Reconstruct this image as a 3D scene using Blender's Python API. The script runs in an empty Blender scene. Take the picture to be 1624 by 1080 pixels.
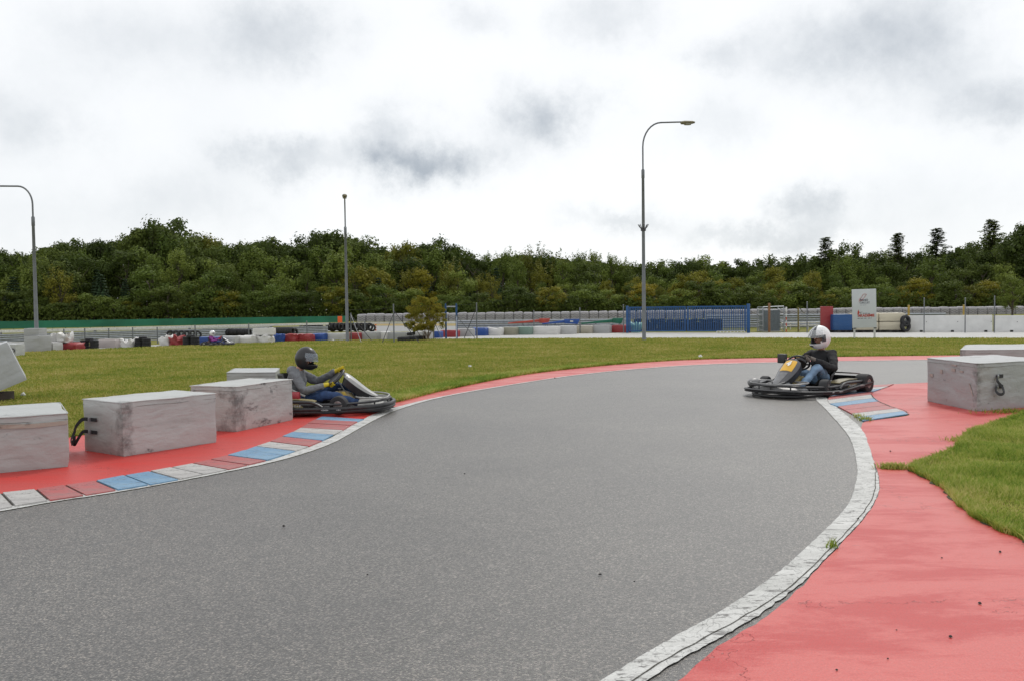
import bpy, bmesh, math, random
import numpy as np
from mathutils import Vector, Matrix, noise
from mathutils.geometry import tessellate_polygon
random.seed(7); rng = np.random.default_rng(7)
R = math.radians
sc = bpy.context.scene
col = sc.collection
# ------------------------------------------------------------------ camera
F, H = 1400.0, 1.55
TH = math.atan(51/1400.0); PH = R(0.7)
U0 = Vector((0, math.sin(TH), math.cos(TH))); R0 = Vector((1, 0, 0)); FW = Vector((0, math.cos(TH), -math.sin(TH)))
CU = U0*math.cos(PH) + R0*math.sin(PH); CR = R0*math.cos(PH) - U0*math.sin(PH)
CP = Vector((0, 0, H))
def ray(px, py): return (CR*((px-812)/F) + CU*((540-py)/F) + FW)
def G(px, py, z=0.0):
    d = ray(px, py); t = (z-H)/d.z
    p = CP + d*t; return Vector((p.x, p.y, z))
def P(px, py, Y):
    d = ray(px, py); return CP + d*(Y/d.y)
def hz(px): return 489-(px-812)*math.tan(PH)
cam = bpy.data.cameras.new('camera'); co = bpy.data.objects.new('camera', cam); col.objects.link(co)
cam.sensor_width = 36; cam.lens = 36*F/1624; cam.clip_end = 3000; cam.clip_start = .05
m = Matrix.Identity(4)
for i in range(3):
    m[i][0] = CR[i]; m[i][1] = CU[i]; m[i][2] = -FW[i]; m[i][3] = CP[i]
co.matrix_world = m
sc.camera = co
# ------------------------------------------------------------------ materials
def nt(mname):
    m = bpy.data.materials.new(mname); m.use_nodes = True
    t = m.node_tree; b = t.nodes['Principled BSDF']; return m, t, b
def N(t, typ, **kw):
    n = t.nodes.new(typ)
    for k, v in kw.items(): setattr(n, k, v)
    return n
def L(t, a, b): t.links.new(a, b)
def noise_n(t, vec, scale, detail=4, rough=.55, dist=0):
    n = N(t, 'ShaderNodeTexNoise'); n.inputs['Scale'].default_value = scale; n.inputs['Detail'].default_value = detail
    n.inputs['Roughness'].default_value = rough; n.inputs['Distortion'].default_value = dist
    if vec is not None: L(t, vec, n.inputs['Vector'])
    return n
def ramp(t, fac, stops):
    r = N(t, 'ShaderNodeValToRGB'); e = r.color_ramp.elements
    e[0].position = stops[0][0]; e[0].color = (*stops[0][1], 1)
    e[1].position = stops[-1][0]; e[1].color = (*stops[-1][1], 1)
    for p, c in stops[1:-1]:
        q = e.new(p); q.color = (*c, 1)
    L(t, fac, r.inputs['Fac']); return r
def mixc(t, fac, a, b, mode='MIX'):
    x = N(t, 'ShaderNodeMix', data_type='RGBA', blend_type=mode)
    for s, v in ((x.inputs[0], fac), (x.inputs[6], a), (x.inputs[7], b)):
        if hasattr(v, 'is_output'): L(t, v, s)
        elif isinstance(v, (int, float)): s.default_value = v
        else: s.default_value = (*v, 1)
    return x.outputs[2]
def bump(t, b, h, strength=.3, dist=.01):
    n = N(t, 'ShaderNodeBump'); n.inputs['Strength'].default_value = strength; n.inputs['Distance'].default_value = dist
    L(t, h, n.inputs['Height']); L(t, n.outputs[0], b.inputs['Normal'])
def mathn(t, op, a, b=None, clamp=False):
    n = N(t, 'ShaderNodeMath', operation=op); n.use_clamp = clamp
    for s, v in zip(n.inputs, (a, b)):
        if v is None: continue
        if hasattr(v, 'is_output'): L(t, v, s)
        else: s.default_value = v
    return n.outputs[0]
MC = {}
def simple(name, c, rough=.5, metal=0, var=.25, scale=12, bmp=0, coat=0):
    """a painted or moulded surface with faint wear"""
    if name in MC: return MC[name]
    m, t, b = nt(name); tc = N(t, 'ShaderNodeTexCoord')
    n = noise_n(t, tc.outputs['Object'], scale, 5, .6)
    lo = tuple(x*(1-var) for x in c); hi = tuple(min(1, x*(1+var)) for x in c)
    r = ramp(t, n.outputs[0], [(.3, lo), (.5, c), (.72, hi)])
    L(t, r.outputs[0], b.inputs['Base Color'])
    b.inputs['Roughness'].default_value = rough; b.inputs['Metallic'].default_value = metal
    b.inputs['Coat Weight'].default_value = coat
    if bmp: bump(t, b, n.outputs[0], bmp, .01)
    MC[name] = m; return m
def cloth_mat(name, c, dirt=(.12, .105, .09), amount=.5, scuff=True, seed=0.0, rough=.5, scf=.60, corner=0):
    """PVC tarpaulin: grime, streaks, black rubber scuffs, creases"""
    if name in MC: return MC[name]
    m, t, b = nt(name); tc = N(t, 'ShaderNodeTexCoord')
    mp = N(t, 'ShaderNodeMapping'); L(t, tc.outputs['Object'], mp.inputs[0]); mp.inputs['Location'].default_value = (seed, seed*1.7, seed*.3)
    v = mp.outputs[0]
    n1 = noise_n(t, v, 2.2, 6, .65, .1)
    f1 = ramp(t, n1.outputs[0], [(.45, (0, 0, 0)), (.8, (amount*.7,)*3)])
    c1 = mixc(t, f1.outputs[0], c, tuple(.55*x+.45*y for x, y in zip(c, dirt)))
    mp2 = N(t, 'ShaderNodeMapping'); L(t, v, mp2.inputs[0]); mp2.inputs['Scale'].default_value = (1, 1, 9)
    n2 = noise_n(t, mp2.outputs[0], 1.6, 6, .7, .3)
    f2 = ramp(t, n2.outputs[0], [(.54, (0, 0, 0)), (.74, (amount*.8,)*3)])
    c2 = mixc(t, f2.outputs[0], c1, dirt)
    h = noise_n(t, v, 9, 5, .6)
    if scuff:
        mp3 = N(t, 'ShaderNodeMapping'); L(t, v, mp3.inputs[0]); mp3.inputs['Scale'].default_value = (1, 1, 2.0)
        n3 = noise_n(t, mp3.outputs[0], 3.0, 10, .66, .25)
        f3 = ramp(t, n3.outputs[0], [(scf, (0, 0, 0)), (scf+.10, (.9,)*3)])
        c2 = mixc(t, f3.outputs[0], c2, (.025, .025, .028))
    if corner:
        sp = N(t, 'ShaderNodeSeparateXYZ'); L(t, tc.outputs['Object'], sp.inputs[0])
        q = mathn(t, 'ADD', mathn(t, 'MULTIPLY', sp.outputs[0], sp.outputs[0]), mathn(t, 'MULTIPLY', sp.outputs[1], sp.outputs[1]))
        e_ = mathn(t, 'EXPONENT', mathn(t, 'MULTIPLY', q, -1/corner**2))
        n5 = noise_n(t, v, 5.5, 9, .7, .1)
        f5 = ramp(t, mathn(t, 'ADD', mathn(t, 'MULTIPLY', e_, .25), n5.outputs[0]), [(.62, (0, 0, 0)), (.84, (.7,)*3)])
        c2 = mixc(t, f5.outputs[0], c2, (.045, .04, .038))
    L(t, c2, b.inputs['Base Color']); b.inputs['Roughness'].default_value = rough
    mp4 = N(t, 'ShaderNodeMapping'); L(t, v, mp4.inputs[0]); mp4.inputs['Rotation'].default_value = (.5, .6, .3); mp4.inputs['Scale'].default_value = (1, 1, 2.6)
    n4 = noise_n(t, mp4.outputs[0], 2.4, 3, .5, .25)
    hh = mathn(t, 'ADD', mathn(t, 'MULTIPLY', h.outputs[0], .3), n4.outputs[0])
    bump(t, b, hh, .4, .05)
    MC[name] = m; return m
BLACK = simple('black_plastic', (.028, .028, .03), .42, var=.4, scale=20)
RUBBER = simple('tyre_rubber', (.022, .022, .024), .75, var=.35, scale=9, bmp=.2)
STEEL = simple('galvanised_steel', (.32, .34, .36), .45, .55, var=.2, scale=6)
POLE = simple('lamp_post_grey', (.15, .16, .17), .5, .3, var=.15, scale=3)
BLUEP = simple('blue_gate_paint', (.007, .065, .20), .4, var=.2, scale=4)
DARKM = simple('dark_metal', (.06, .06, .065), .4, .6)
WOODM = simple('rusty_post', (.22, .11, .05), .7, var=.35)
# ------------------------------------------------------------------ mesh helpers
def setp(o, label=None, cat=None, group=None, kind=None):
    if label: o['label'] = label
    if cat: o['category'] = cat
    if group: o['group'] = group
    if kind: o['kind'] = kind
    return o
def empty(name, loc=(0, 0, 0), rz=0, label=None, cat=None, group=None, scale=1):
    o = bpy.data.objects.new(name, None); col.objects.link(o); o.location = loc; o.rotation_euler.z = rz
    o.scale = (scale,)*3; o.empty_display_size = .2
    return setp(o, label, cat, group)
class MB:
    def __init__(s): s.v = []; s.f = []; s.m = []
    def add(s, vs, fs, mi=0):
        k = len(s.v); s.v += [tuple(v) for v in vs]; s.f += [tuple(i+k for i in f) for f in fs]; s.m += [mi]*len(fs); return s
    def box(s, c, d, mi=0, rot=None, taper=1):
        x, y, z = (q/2 for q in d); vs = []
        for sz in (-1, 1):
            k = taper if sz > 0 else 1
            for sx, sy in ((-1, -1), (1, -1), (1, 1), (-1, 1)): vs.append(Vector((sx*x*k, sy*y*k, sz*z)))
        if rot is not None: vs = [rot @ v for v in vs]
        vs = [v+Vector(c) for v in vs]
        return s.add(vs, [(3, 2, 1, 0), (4, 5, 6, 7), (0, 1, 5, 4), (1, 2, 6, 5), (2, 3, 7, 6), (3, 0, 4, 7)], mi)
    def loft(s, rings, mi=0, closed=True, caps=True):
        n = len(rings[0]); vs = [p for r in rings for p in r]; fs = []
        for i in range(len(rings)-1):
            for j in range(n if closed else n-1):
                a = i*n+j; b = i*n+(j+1) % n; fs.append((a, b, b+n, a+n))
        if caps and closed: fs += [tuple(reversed(range(n))), tuple(range((len(rings)-1)*n, len(rings)*n))]
        return s.add(vs, fs, mi)
    def tube(s, pts, r, n=8, mi=0, closed=False, caps=True, flat=1.0):
        pts = [Vector(p) for p in pts]; k = len(pts)
        rs = r if isinstance(r, (list, tuple)) else [r]*k
        rings = []; up = None
        for i, p in enumerate(pts):
            if closed: t = pts[(i+1) % k]-pts[i-1]
            else: t = pts[min(i+1, k-1)]-pts[max(i-1, 0)]
            t.normalize()
            if up is None:
                up = Vector((0, 0, 1)) if abs(t.z) < .9 else Vector((1, 0, 0))
            u = (up - t*up.dot(t)).normalized(); w = t.cross(u); up = u
            rings.append([p+(u*math.cos(a)*flat+w*math.sin(a))*rs[i] for a in (2*math.pi*j/n for j in range(n))])
        if closed: rings.append(rings[0])
        return s.loft(rings, mi, True, caps and not closed)
    def lathe(s, prof, n=24, axis='z', c=(0, 0, 0), mi=0):
        rings = []
        for r_, h_ in prof:
            ring = []
            for j in range(n):
                a = 2*math.pi*j/n
                if axis == 'z': q = (r_*math.cos(a), r_*math.sin(a), h_)
                elif axis == 'y': q = (r_*math.sin(a), h_, r_*math.cos(a))
                else: q = (h_, r_*math.cos(a), r_*math.sin(a))
                ring.append(Vector(q)+Vector(c))
            rings.append(ring)
        return s.loft(rings, mi, True, True)
    def build(s, name, mats, parent=None, smooth=False, loc=None, bevel=0, angle=40):
        me = bpy.data.meshes.new(name); me.from_pydata(s.v, [], s.f)
        for q in (mats if isinstance(mats, (list, tuple)) else [mats]): me.materials.append(q)
        me.polygons.foreach_set('material_index', s.m)
        bm = bmesh.new(); bm.from_mesh(me); bmesh.ops.recalc_face_normals(bm, faces=bm.faces)
        if bevel: bmesh.ops.bevel(bm, geom=list(bm.edges), offset=bevel, segments=2, affect='EDGES', profile=.6)
        bm.to_mesh(me); bm.free()
        o = bpy.data.objects.new(name, me); col.objects.link(o)
        if smooth or bevel:
            for p in me.polygons: p.use_smooth = True
            me.set_sharp_from_angle(angle=R(angle))
        if parent: o.parent = parent
        if loc is not None: o.location = loc
        return o
def np_mesh(name, V, Fc, mats, parent=None, mi=None):
    me = bpy.data.meshes.new(name); nf, k = Fc.shape
    me.vertices.add(len(V)); me.vertices.foreach_set('co', V.astype(np.float32).ravel())
    me.loops.add(nf*k); me.loops.foreach_set('vertex_index', Fc.astype(np.int32).ravel())
    me.polygons.add(nf); me.polygons.foreach_set('loop_start', np.arange(0, nf*k, k, dtype=np.int32))
    for q in (mats if isinstance(mats, (list, tuple)) else [mats]): me.materials.append(q)
    if mi is not None: me.polygons.foreach_set('material_index', mi.astype(np.int32))
    me.update(); me.validate()
    o = bpy.data.objects.new(name, me); col.objects.link(o)
    if parent: o.parent = parent
    return o
def copy_tree(o, parent=None):
    c = o.copy(); col.objects.link(c); c.parent = parent
    for ch in list(o.children): copy_tree(ch, c)
    return c
def catmull(pts, sub=8):
    pts = [Vector(p) for p in pts]; out = []
    for i in range(len(pts)-1):
        p0 = pts[max(i-1, 0)]; p1 = pts[i]; p2 = pts[i+1]; p3 = pts[min(i+2, len(pts)-1)]
        for k in range(sub):
            t = k/sub
            out.append(.5*((2*p1)+(p2-p0)*t+(2*p0-5*p1+4*p2-p3)*t*t+(3*p1-p0-3*p2+p3)*t**3))
    out.append(pts[-1]); return out
def curve_g(px, sub=8, jit=0.0, fr=6.0):
    """pixel polyline -> smooth ground curve"""
    c = catmull([G(*p) for p in px], sub); out = []
    for p in c:
        if jit: p = p + Vector((noise.noise(p*fr)*jit, noise.noise(p*fr+Vector((9, 9, 9)))*jit, 0))
        out.append(p)
    return out
def sheet(name, pts, z, mat, kind='structure', label=None, cat=None):
    vs = [(p[0], p[1], z) for p in pts]
    tris = tessellate_polygon([[Vector(v) for v in vs]])
    me = bpy.data.meshes.new(name); me.from_pydata(vs, [], [tuple(t) for t in tris]); me.materials.append(mat)
    bm = bmesh.new(); bm.from_mesh(me)
    for f in bm.faces:
        if f.normal.z < 0: f.normal_flip()
    bm.to_mesh(me); bm.free()
    o = bpy.data.objects.new(name, me); col.objects.link(o); setp(o, label, cat, None, kind); return o
# ------------------------------------------------------------------ world
w = bpy.data.worlds.new('World'); sc.world = w; w.use_nodes = True
t = w.node_tree; bg = t.nodes['Background']; bg.inputs['Strength'].default_value = .1
SUN_EL, SUN_AZ = R(48), R(25)          # azimuth from +Y towards +X
sky = N(t, 'ShaderNodeTexSky', sky_type='NISHITA'); sky.sun_disc = False; sky.sun_elevation = SUN_EL; sky.sun_rotation = SUN_AZ
tc = N(t, 'ShaderNodeTexCoord'); V = tc.outputs['Generated']
nd = noise_n(t, V, 9.0, 9, .68); nd2 = noise_n(t, V, 30.0, 8, .62)
sx = N(t, 'ShaderNodeSeparateXYZ'); L(t, V, sx.inputs[0]); nc = N(t, 'ShaderNodeSeparateColor'); L(t, nd.outputs['Color'], nc.inputs[0])
az = mathn(t, 'ARCTAN2', sx.outputs[0], sx.outputs[1]); el = mathn(t, 'ARCSINE', sx.outputs[2])
az = mathn(t, 'ADD', az, mathn(t, 'MULTIPLY', mathn(t, 'SUBTRACT', nc.outputs[0], .5), .2))
el = mathn(t, 'ADD', el, mathn(t, 'MULTIPLY', mathn(t, 'SUBTRACT', nc.outputs[1], .5), .11))
def blob(px, py, sxp, syp, amp):
    d = ray(px, py).normalized(); a0 = math.atan2(d.x, d.y); e0 = math.asin(d.z)
    a = mathn(t, 'DIVIDE', mathn(t, 'SUBTRACT', az, a0), sxp/F); e = mathn(t, 'DIVIDE', mathn(t, 'SUBTRACT', el, e0), syp/F)
    q = mathn(t, 'ADD', mathn(t, 'MULTIPLY', a, a), mathn(t, 'MULTIPLY', e, e))
    return mathn(t, 'MULTIPLY', mathn(t, 'EXPONENT', mathn(t, 'MULTIPLY', q, -1.0)), amp)
tot = None
for bb in [(690, 264, 100, 30, .85), (870, 185, 75, 45, .7), (640, 215, 60, 40, .35), (450, 262, 80, 28, .5), (430, 55, 95, 45, .42), (180, 60, 130, 60, .22), (20, 180, 90, 50, .28),
           (980, 20, 80, 40, .28), (740, 25, 60, 30, .22), (1400, 60, 130, 60, .6), (1580, 150, 90, 35, .5), (1280, 325, 60, 28, .5), (1160, 85, 60, 25, .3), (1140, 190, 70, 40, .2),
           (1000, 350, 90, 16, .3), (1210, 370, 110, 18, .42), (60, 340, 240, 60, .12), (1500, 330, 160, 60, .12), (300, 330, 120, 40, .12)]:
    q = blob(*bb); tot = q if tot is None else mathn(t, 'ADD', tot, q)
det = mathn(t, 'ADD', .4, mathn(t, 'MULTIPLY', nd2.outputs[0], 1.2))
tot = mathn(t, 'MULTIPLY', tot, det)
gen = noise_n(t, V, 2.6, 6, .6)       # clouds in the rest of the sky
gg = ramp(t, gen.outputs[0], [(.5, (0, 0, 0)), (.85, (.14,)*3)])
tot = mathn(t, 'ADD', tot, gg.outputs[0], True)
cl = ramp(t, tot, [(0, (10.4, 10.55, 10.7)), (.3, (8.2, 8.5, 8.8)), (1, (4.5, 4.95, 5.5))])
mx = mixc(t, .93, sky.outputs[0], cl.outputs[0])
L(t, mx, bg.inputs[0])
sun = bpy.data.lights.new('sun', 'SUN'); sun.energy = 1.25; sun.angle = R(10); sun.color = (1, .96, .9)
so = bpy.data.objects.new('sun', sun); col.objects.link(so)
sd = Vector((math.sin(SUN_AZ)*math.cos(SUN_EL), math.cos(SUN_AZ)*math.cos(SUN_EL), math.sin(SUN_EL)))
so.rotation_euler = sd.to_track_quat('Z', 'Y').to_euler()
sc.view_settings.view_transform = 'Standard'; sc.view_settings.look = 'None'; sc.view_settings.exposure = 0; sc.view_settings.gamma = 1
sc.cycles.max_bounces = 6; sc.cycles.transparent_max_bounces = 12
# ------------------------------------------------------------------ ground materials
def ground_mats():
    m, t, b = nt('grass_ground'); tc = N(t, 'ShaderNodeTexCoord'); v = tc.outputs['Object']
    n = noise_n(t, v, .35, 5, .6); n2 = noise_n(t, v, 9, 6, .7)
    c = ramp(t, n.outputs[0], [(.3, (.12, .14, .024)), (.5, (.17, .165, .03)), (.7, (.21, .18, .045))])
    c2 = ramp(t, n2.outputs[0], [(.3, (.6,)*3), (.7, (1.25,)*3)])
    L(t, mixc(t, 1, c.outputs[0], c2.outputs[0], 'MULTIPLY'), b.inputs['Base Color']); b.inputs['Roughness'].default_value = .9
    b.inputs['Specular IOR Level'].default_value = .15
    bump(t, b, n2.outputs[0], .6, .04); MC['ground'] = m
    def blades(name, stops):
        m, t, b = nt(name); tc = N(t, 'ShaderNodeTexCoord'); v = tc.outputs['Object']
        g = N(t, 'ShaderNodeNewGeometry'); n = noise_n(t, v, .45, 4, .6); n2 = noise_n(t, v, 3.0, 3, .6)
        f = mathn(t, 'ADD', mathn(t, 'MULTIPLY', n.outputs[0], .55), mathn(t, 'ADD', mathn(t, 'MULTIPLY', n2.outputs[0], .3), mathn(t, 'MULTIPLY', g.outputs['Random Per Island'], .25)))
        c = ramp(t, f, stops); L(t, c.outputs[0], b.inputs['Base Color']); b.inputs['Roughness'].default_value = .6
        b.inputs['Specular IOR Level'].default_value = .2
        tr = N(t, 'ShaderNodeBsdfTranslucent'); L(t, c.outputs[0], tr.inputs[0]); mx = N(t, 'ShaderNodeMixShader'); mx.inputs[0].default_value = .35
        L(t, b.outputs[0], mx.inputs[1]); L(t, tr.outputs[0], mx.inputs[2]); L(t, mx.outputs[0], t.nodes['Material Output'].inputs[0])
        MC[name] = m
    blades('field_grass', [(.36, (.155, .22, .03)), (.5, (.265, .295, .05)), (.62, (.36, .335, .08)), (.72, (.48, .40, .15))])
    blades('lush_grass', [(.34, (.10, .18, .02)), (.46, (.20, .30, .04)), (.58, (.34, .39, .07)), (.70, (.55, .50, .18))])
    # asphalt
    m, t, b = nt('asphalt'); tc = N(t, 'ShaderNodeTexCoord'); v = tc.outputs['Object']
    vo = N(t, 'ShaderNodeTexVoronoi'); vo.inputs['Scale'].default_value = 135; L(t, v, vo.inputs['Vector'])
    sc1 = N(t, 'ShaderNodeSeparateColor'); L(t, vo.outputs['Color'], sc1.inputs[0])
    st = ramp(t, sc1.outputs[0], [(0, (.026, .025, .023)), (.4, (.064, .061, .057)), (.75, (.112, .106, .098)), (1, (.25, .225, .195))])
    n1 = noise_n(t, v, .5, 6, .6); big = ramp(t, n1.outputs[0], [(.3, (.80, .80, .81)), (.7, (1.18, 1.17, 1.15))])
    n2 = noise_n(t, v, 60, 5, .8); md = ramp(t, n2.outputs[0], [(.32, (.5,)*3), (.68, (1.5,)*3)])
    n3 = noise_n(t, v, 6, 4, .7); m3 = ramp(t, n3.outputs[0], [(.3, (.9,)*3), (.7, (1.1,)*3)])
    c = mixc(t, 1, st.outputs[0], big.outputs[0], 'MULTIPLY'); c = mixc(t, 1, c, md.outputs[0], 'MULTIPLY'); c = mixc(t, 1, c, m3.outputs[0], 'MULTIPLY')
    L(t, c, b.inputs['Base Color']); b.inputs['Roughness'].default_value = .42; b.inputs['Specular IOR Level'].default_value = .8
    hgt = mathn(t, 'ADD', mathn(t, 'MULTIPLY', vo.outputs['Distance'], -1.0), n2.outputs[0])
    bump(t, b, hgt, .5, .005); MC['asphalt'] = m
    def paint(name, c, worn, under, rough, wear=.5, scale=1.0, big=(.9, 1.1), gl=None, chips=.63, crs=.55, crw=.004, band=(.36, .60)):
        m, t, b = nt(name); tc = N(t, 'ShaderNodeTexCoord'); v = tc.outputs['Object']
        mp = N(t, 'ShaderNodeMapping'); L(t, v, mp.inputs[0]); mp.inputs['Rotation'].default_value = (0, 0, .2); mp.inputs['Scale'].default_value = (.45, 1.3, 1)
        n = noise_n(t, mp.outputs[0], 1.5*scale, 9, .74, .35); f = ramp(t, n.outputs[0], [(band[0], (0, 0, 0)), (band[1], (1, 1, 1))])
        c1 = mixc(t, f.outputs[0], c, worn)  # in red_paint this blend also paints in a damp sheen
        n2 = noise_n(t, v, 110, 3, .7); f2 = ramp(t, n2.outputs[0], [(.3, (.82,)*3), (.65, (1.1,)*3)])
        c1 = mixc(t, 1, c1, f2.outputs[0], 'MULTIPLY')
        n4 = noise_n(t, mp.outputs[0], 7*scale, 9, .72, .3); f4 = ramp(t, n4.outputs[0], [(chips, (0, 0, 0)), (chips+.05, (wear,)*3)])
        c1 = mixc(t, f4.outputs[0], c1, under)
        vo = N(t, 'ShaderNodeTexVoronoi', feature='DISTANCE_TO_EDGE'); vo.inputs['Scale'].default_value = crs
        wv = noise_n(t, v, 3, 4, .6); va = N(t, 'ShaderNodeVectorMath', operation='ADD'); L(t, v, va.inputs[0]); L(t, wv.outputs['Color'], va.inputs[1]); L(t, va.outputs[0], vo.inputs['Vector'])
        cr = ramp(t, vo.outputs['Distance'], [(0, (.7,)*3), (crw, (0, 0, 0))])
        c1 = mixc(t, cr.outputs[0], c1, tuple(x*.25 for x in c))
        L(t, c1, b.inputs['Base Color'])
        rr = ramp(t, n.outputs[0], [(.35, (rough,)*3), (.6, (rough*(gl or 1.2),)*3)]); L(t, rr.outputs[0], b.inputs['Roughness'])
        nb = noise_n(t, v, 60, 3, .6); bump(t, b, mathn(t, 'ADD', nb.outputs[0], mathn(t, 'MULTIPLY', cr.outputs[0], -2.0)), .35, .006)
        MC[name] = m
    paint('red_paint', (.43, .012, .009), (.52, .066, .054), (.17, .06, .055), .50, .75, gl=.72, chips=.66, band=(.43, .53))  # paler red patches: wear plus pink damp sheen put into the colour
    paint('red_paint_fresh', (.54, .022, .014), (.46, .04, .032), (.3, .04, .04), .45, .4, chips=.75)
    paint('white_paint', (.56, .56, .54), (.44, .44, .42), (.13, .125, .12), .55, .95, 2.6, chips=.55, crs=4.0, crw=.022)
    paint('slab_white', (.48, .47, .45), (.34, .33, .32), (.12, .11, .10), .5, .85, 2.5, chips=.58)
    paint('slab_red', (.42, .05, .05), (.32, .12, .115), (.12, .08, .075), .45, .8, 2.5, chips=.58)
    paint('slab_blue', (.085, .22, .38), (.17, .30, .42), (.10, .12, .13), .45, .8, 2.5, chips=.58)
    m, t, b = nt('pale_concrete_road'); tc = N(t, 'ShaderNodeTexCoord'); n = noise_n(t, tc.outputs['Object'], 1.5, 6, .65)
    r = ramp(t, n.outputs[0], [(.3, (.30, .30, .285)), (.7, (.43, .42, .40))]); L(t, r.outputs[0], b.inputs['Base Color']); b.inputs['Roughness'].default_value = .6; MC['pale'] = m
ground_mats()
GR = simple('grey_asphalt_far', (.22, .22, .215), .6, var=.12, scale=.6)
# ------------------------------------------------------------------ ground sheets
m_ground = MC['ground']
gs = MB(); gs.add([(-900, -60, 0), (900, -60, 0), (900, 1500, 0), (-900, 1500, 0)], [(0, 1, 2, 3)])
setp(gs.build('ground', m_ground), 'olive grass ground under the whole circuit', 'ground', None, 'structure')
LI = [(-240, 850), (-120, 831), (0, 812), (88, 796.5), (189, 781), (284, 764), (363.6, 748.3), (422.7, 736), (480, 720.5), (530, 702), (575, 677), (605, 661), (633, 649.5), (692, 632.4), (785, 615), (925, 594), (1062, 581.7), (1200, 575.8), (1475, 571), (1900, 566)]
LO = [(-240, 842), (-120, 824), (0, 806.5), (88, 791.5), (189, 776.4), (284, 759.6), (363, 744), (422, 729.5), (479, 712), (524, 695), (567, 670), (598, 655), (629, 645.5), (690, 631), (784, 614), (925, 593.2), (1062, 581), (1200, 575.2), (1475, 570.5), (1900, 565.5)]
REDO = [(633, 636.8), (692, 622), (755, 608.3), (829, 594.7), (896, 586.2), (970, 578.8), (1080, 571.4), (1200, 568), (1475, 564), (1900, 559)]
KB = [(-240, 812), (-120, 800), (0, 783.8), (56, 778), (102, 771), (150.7, 764.6), (196.6, 755), (236.5, 749), (298.5, 736.8), (357.7, 724), (413.8, 706.3), (446.3, 694.5), (480, 678), (510, 663), (550, 653), (590, 646)]
WI = [(1295, 628), (1295, 635.4), (1307.5, 647.6), (1325.8, 667.5), (1345.7, 692), (1355, 716), (1359, 740), (1359, 756.3), (1348.5, 795), (1320.4, 830), (1271, 877.7), (1218, 921.7), (1141, 972.7), (1060, 1018), (960, 1078), (850, 1150)]
WO = [(1309, 628), (1316, 637), (1341, 658), (1365.5, 679.7), (1377.8, 707), (1387, 738), (1394, 763), (1391, 788), (1369.6, 823), (1327.4, 869), (1271, 926), (1214.8, 970), (1179.6, 992), (1130, 1020), (1060, 1060), (960, 1130), (900, 1190)]
track = curve_g(LI, 6) + [Vector((60, 30, 0)), Vector((60, 22, 0))] + curve_g([(1900, 596), (1624, 602), (1475, 609), (1400, 620), (1395, 660), (1385, 690), (1400, 745), (1400, 780), (1335, 880), (1210, 1000), (1060, 1090)], 6) + [Vector((.9, 2.2, 0)), Vector((-.6, 0, 0)), Vector((-3, -6, 0)), Vector((-30, -6, 0)), Vector((-30, 3, 0)), G(-400, 875)]
sheet('race_track_asphalt', track, .004, MC['asphalt'], cat='track', label='grey asphalt kart track sweeping through the bend')
far = [G(*p) for p in ((-300, 558), (0, 560), (85, 556), (250, 549.5), (400, 543.5), (560, 539.5), (680, 538), (840, 536.8), (1200, 536), (1700, 536.5), (2000, 537))] + [G(*p) for p in ((2000, 525), (1624, 526.5), (1200, 528), (1000, 528), (750, 532), (560, 538), (400, 542), (250, 547), (85, 553.5), (0, 556), (-300, 553))]
sheet('access_road', far, .005, MC['pale'], cat='road', label='pale strip of track beyond the infield grass')
sheet('main_circuit_asphalt', [G(*p) for p in ((500, 526), (1000, 526), (1000, 517.5), (500, 517))], .004, GR, cat='road', label='far grey circuit surface behind the barriers')
sheet('main_circuit_edge', [G(*p) for p in ((560, 513.8), (860, 513), (860, 511.4), (560, 512.2))], .005, MC['pale'], cat='road', label='pale far circuit edge beyond the dry verge')
sheet('dry_verge', [G(*p) for p in ((560, 517), (1000, 517), (1000, 514), (560, 514))], .006, simple('dry_grass', (.26, .19, .06), .9, scale=1), cat='verge', label='strip of dry yellow verge beyond the barriers')
sheet('left_line', curve_g(LI, 8, .008, 9)+list(reversed(curve_g(LO, 8, .01, 9))), .010, MC['white_paint'], cat='road line', label='thin white line along the outer edge of the bend')
sheet('curve_apron', curve_g([(600, 655), (633, 648)] + LO[13:], 8)+list(reversed(curve_g([(600, 642)]+REDO, 10, .05, 3))), .008, MC['red_paint'], cat='apron', label='narrow red painted strip along the far side of the bend')
APU = [(-240, 765), (-100, 745), (0, 728), (60, 708), (111, 694), (250, 672), (400, 654), (470, 648), (540, 645), (600, 641)]
sheet('left_apron', curve_g(KB[:-2] + [(534, 662), (578, 664), (598, 656), (629, 646)], 8, .01, 9)+list(reversed(curve_g(APU, 8, .06, 3))), .008, MC['red_paint_fresh'], cat='apron', label='deep red painted apron under the left row of grey blocks')
RL = [(1381, 611), (1345, 618), (1325, 628), (1390, 636), (1414, 648), (1440, 656.5), (1436, 660), (1400, 665), (1372, 669), (1366, 677), (1367, 686), (1371.7, 695), (1380, 715), (1387, 734.7), (1394.5, 760), (1391.5, 788), (1370, 824), (1328, 870), (1272, 930), (1216, 979), (1148, 1021), (1088, 1071), (1040, 1110), (980, 1180)]
RR = [(1900, 600), (1700, 636), (1624, 657), (1588.6, 669), (1561, 679.7), (1539.7, 687), (1524, 701), (1517, 712), (1464.6, 735), (1443.5, 745.7), (1454, 751), (1492.8, 774), (1535, 812.6), (1570, 833.7), (1624, 858), (1760, 920), (1950, 1000)]
sheet('right_apron', [G(1900, 592), G(1624, 600.5), G(1475.5, 606.4), G(1426, 608.8)] + curve_g(RL, 7, .012, 9) + [Vector((.9, 2.0, 0)), Vector((3.4, 1.5, 0))] + list(reversed(curve_g(RR, 8, .05, 5))), .008, MC['red_paint'], cat='apron', label='wide worn red painted apron inside the bend')
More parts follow.
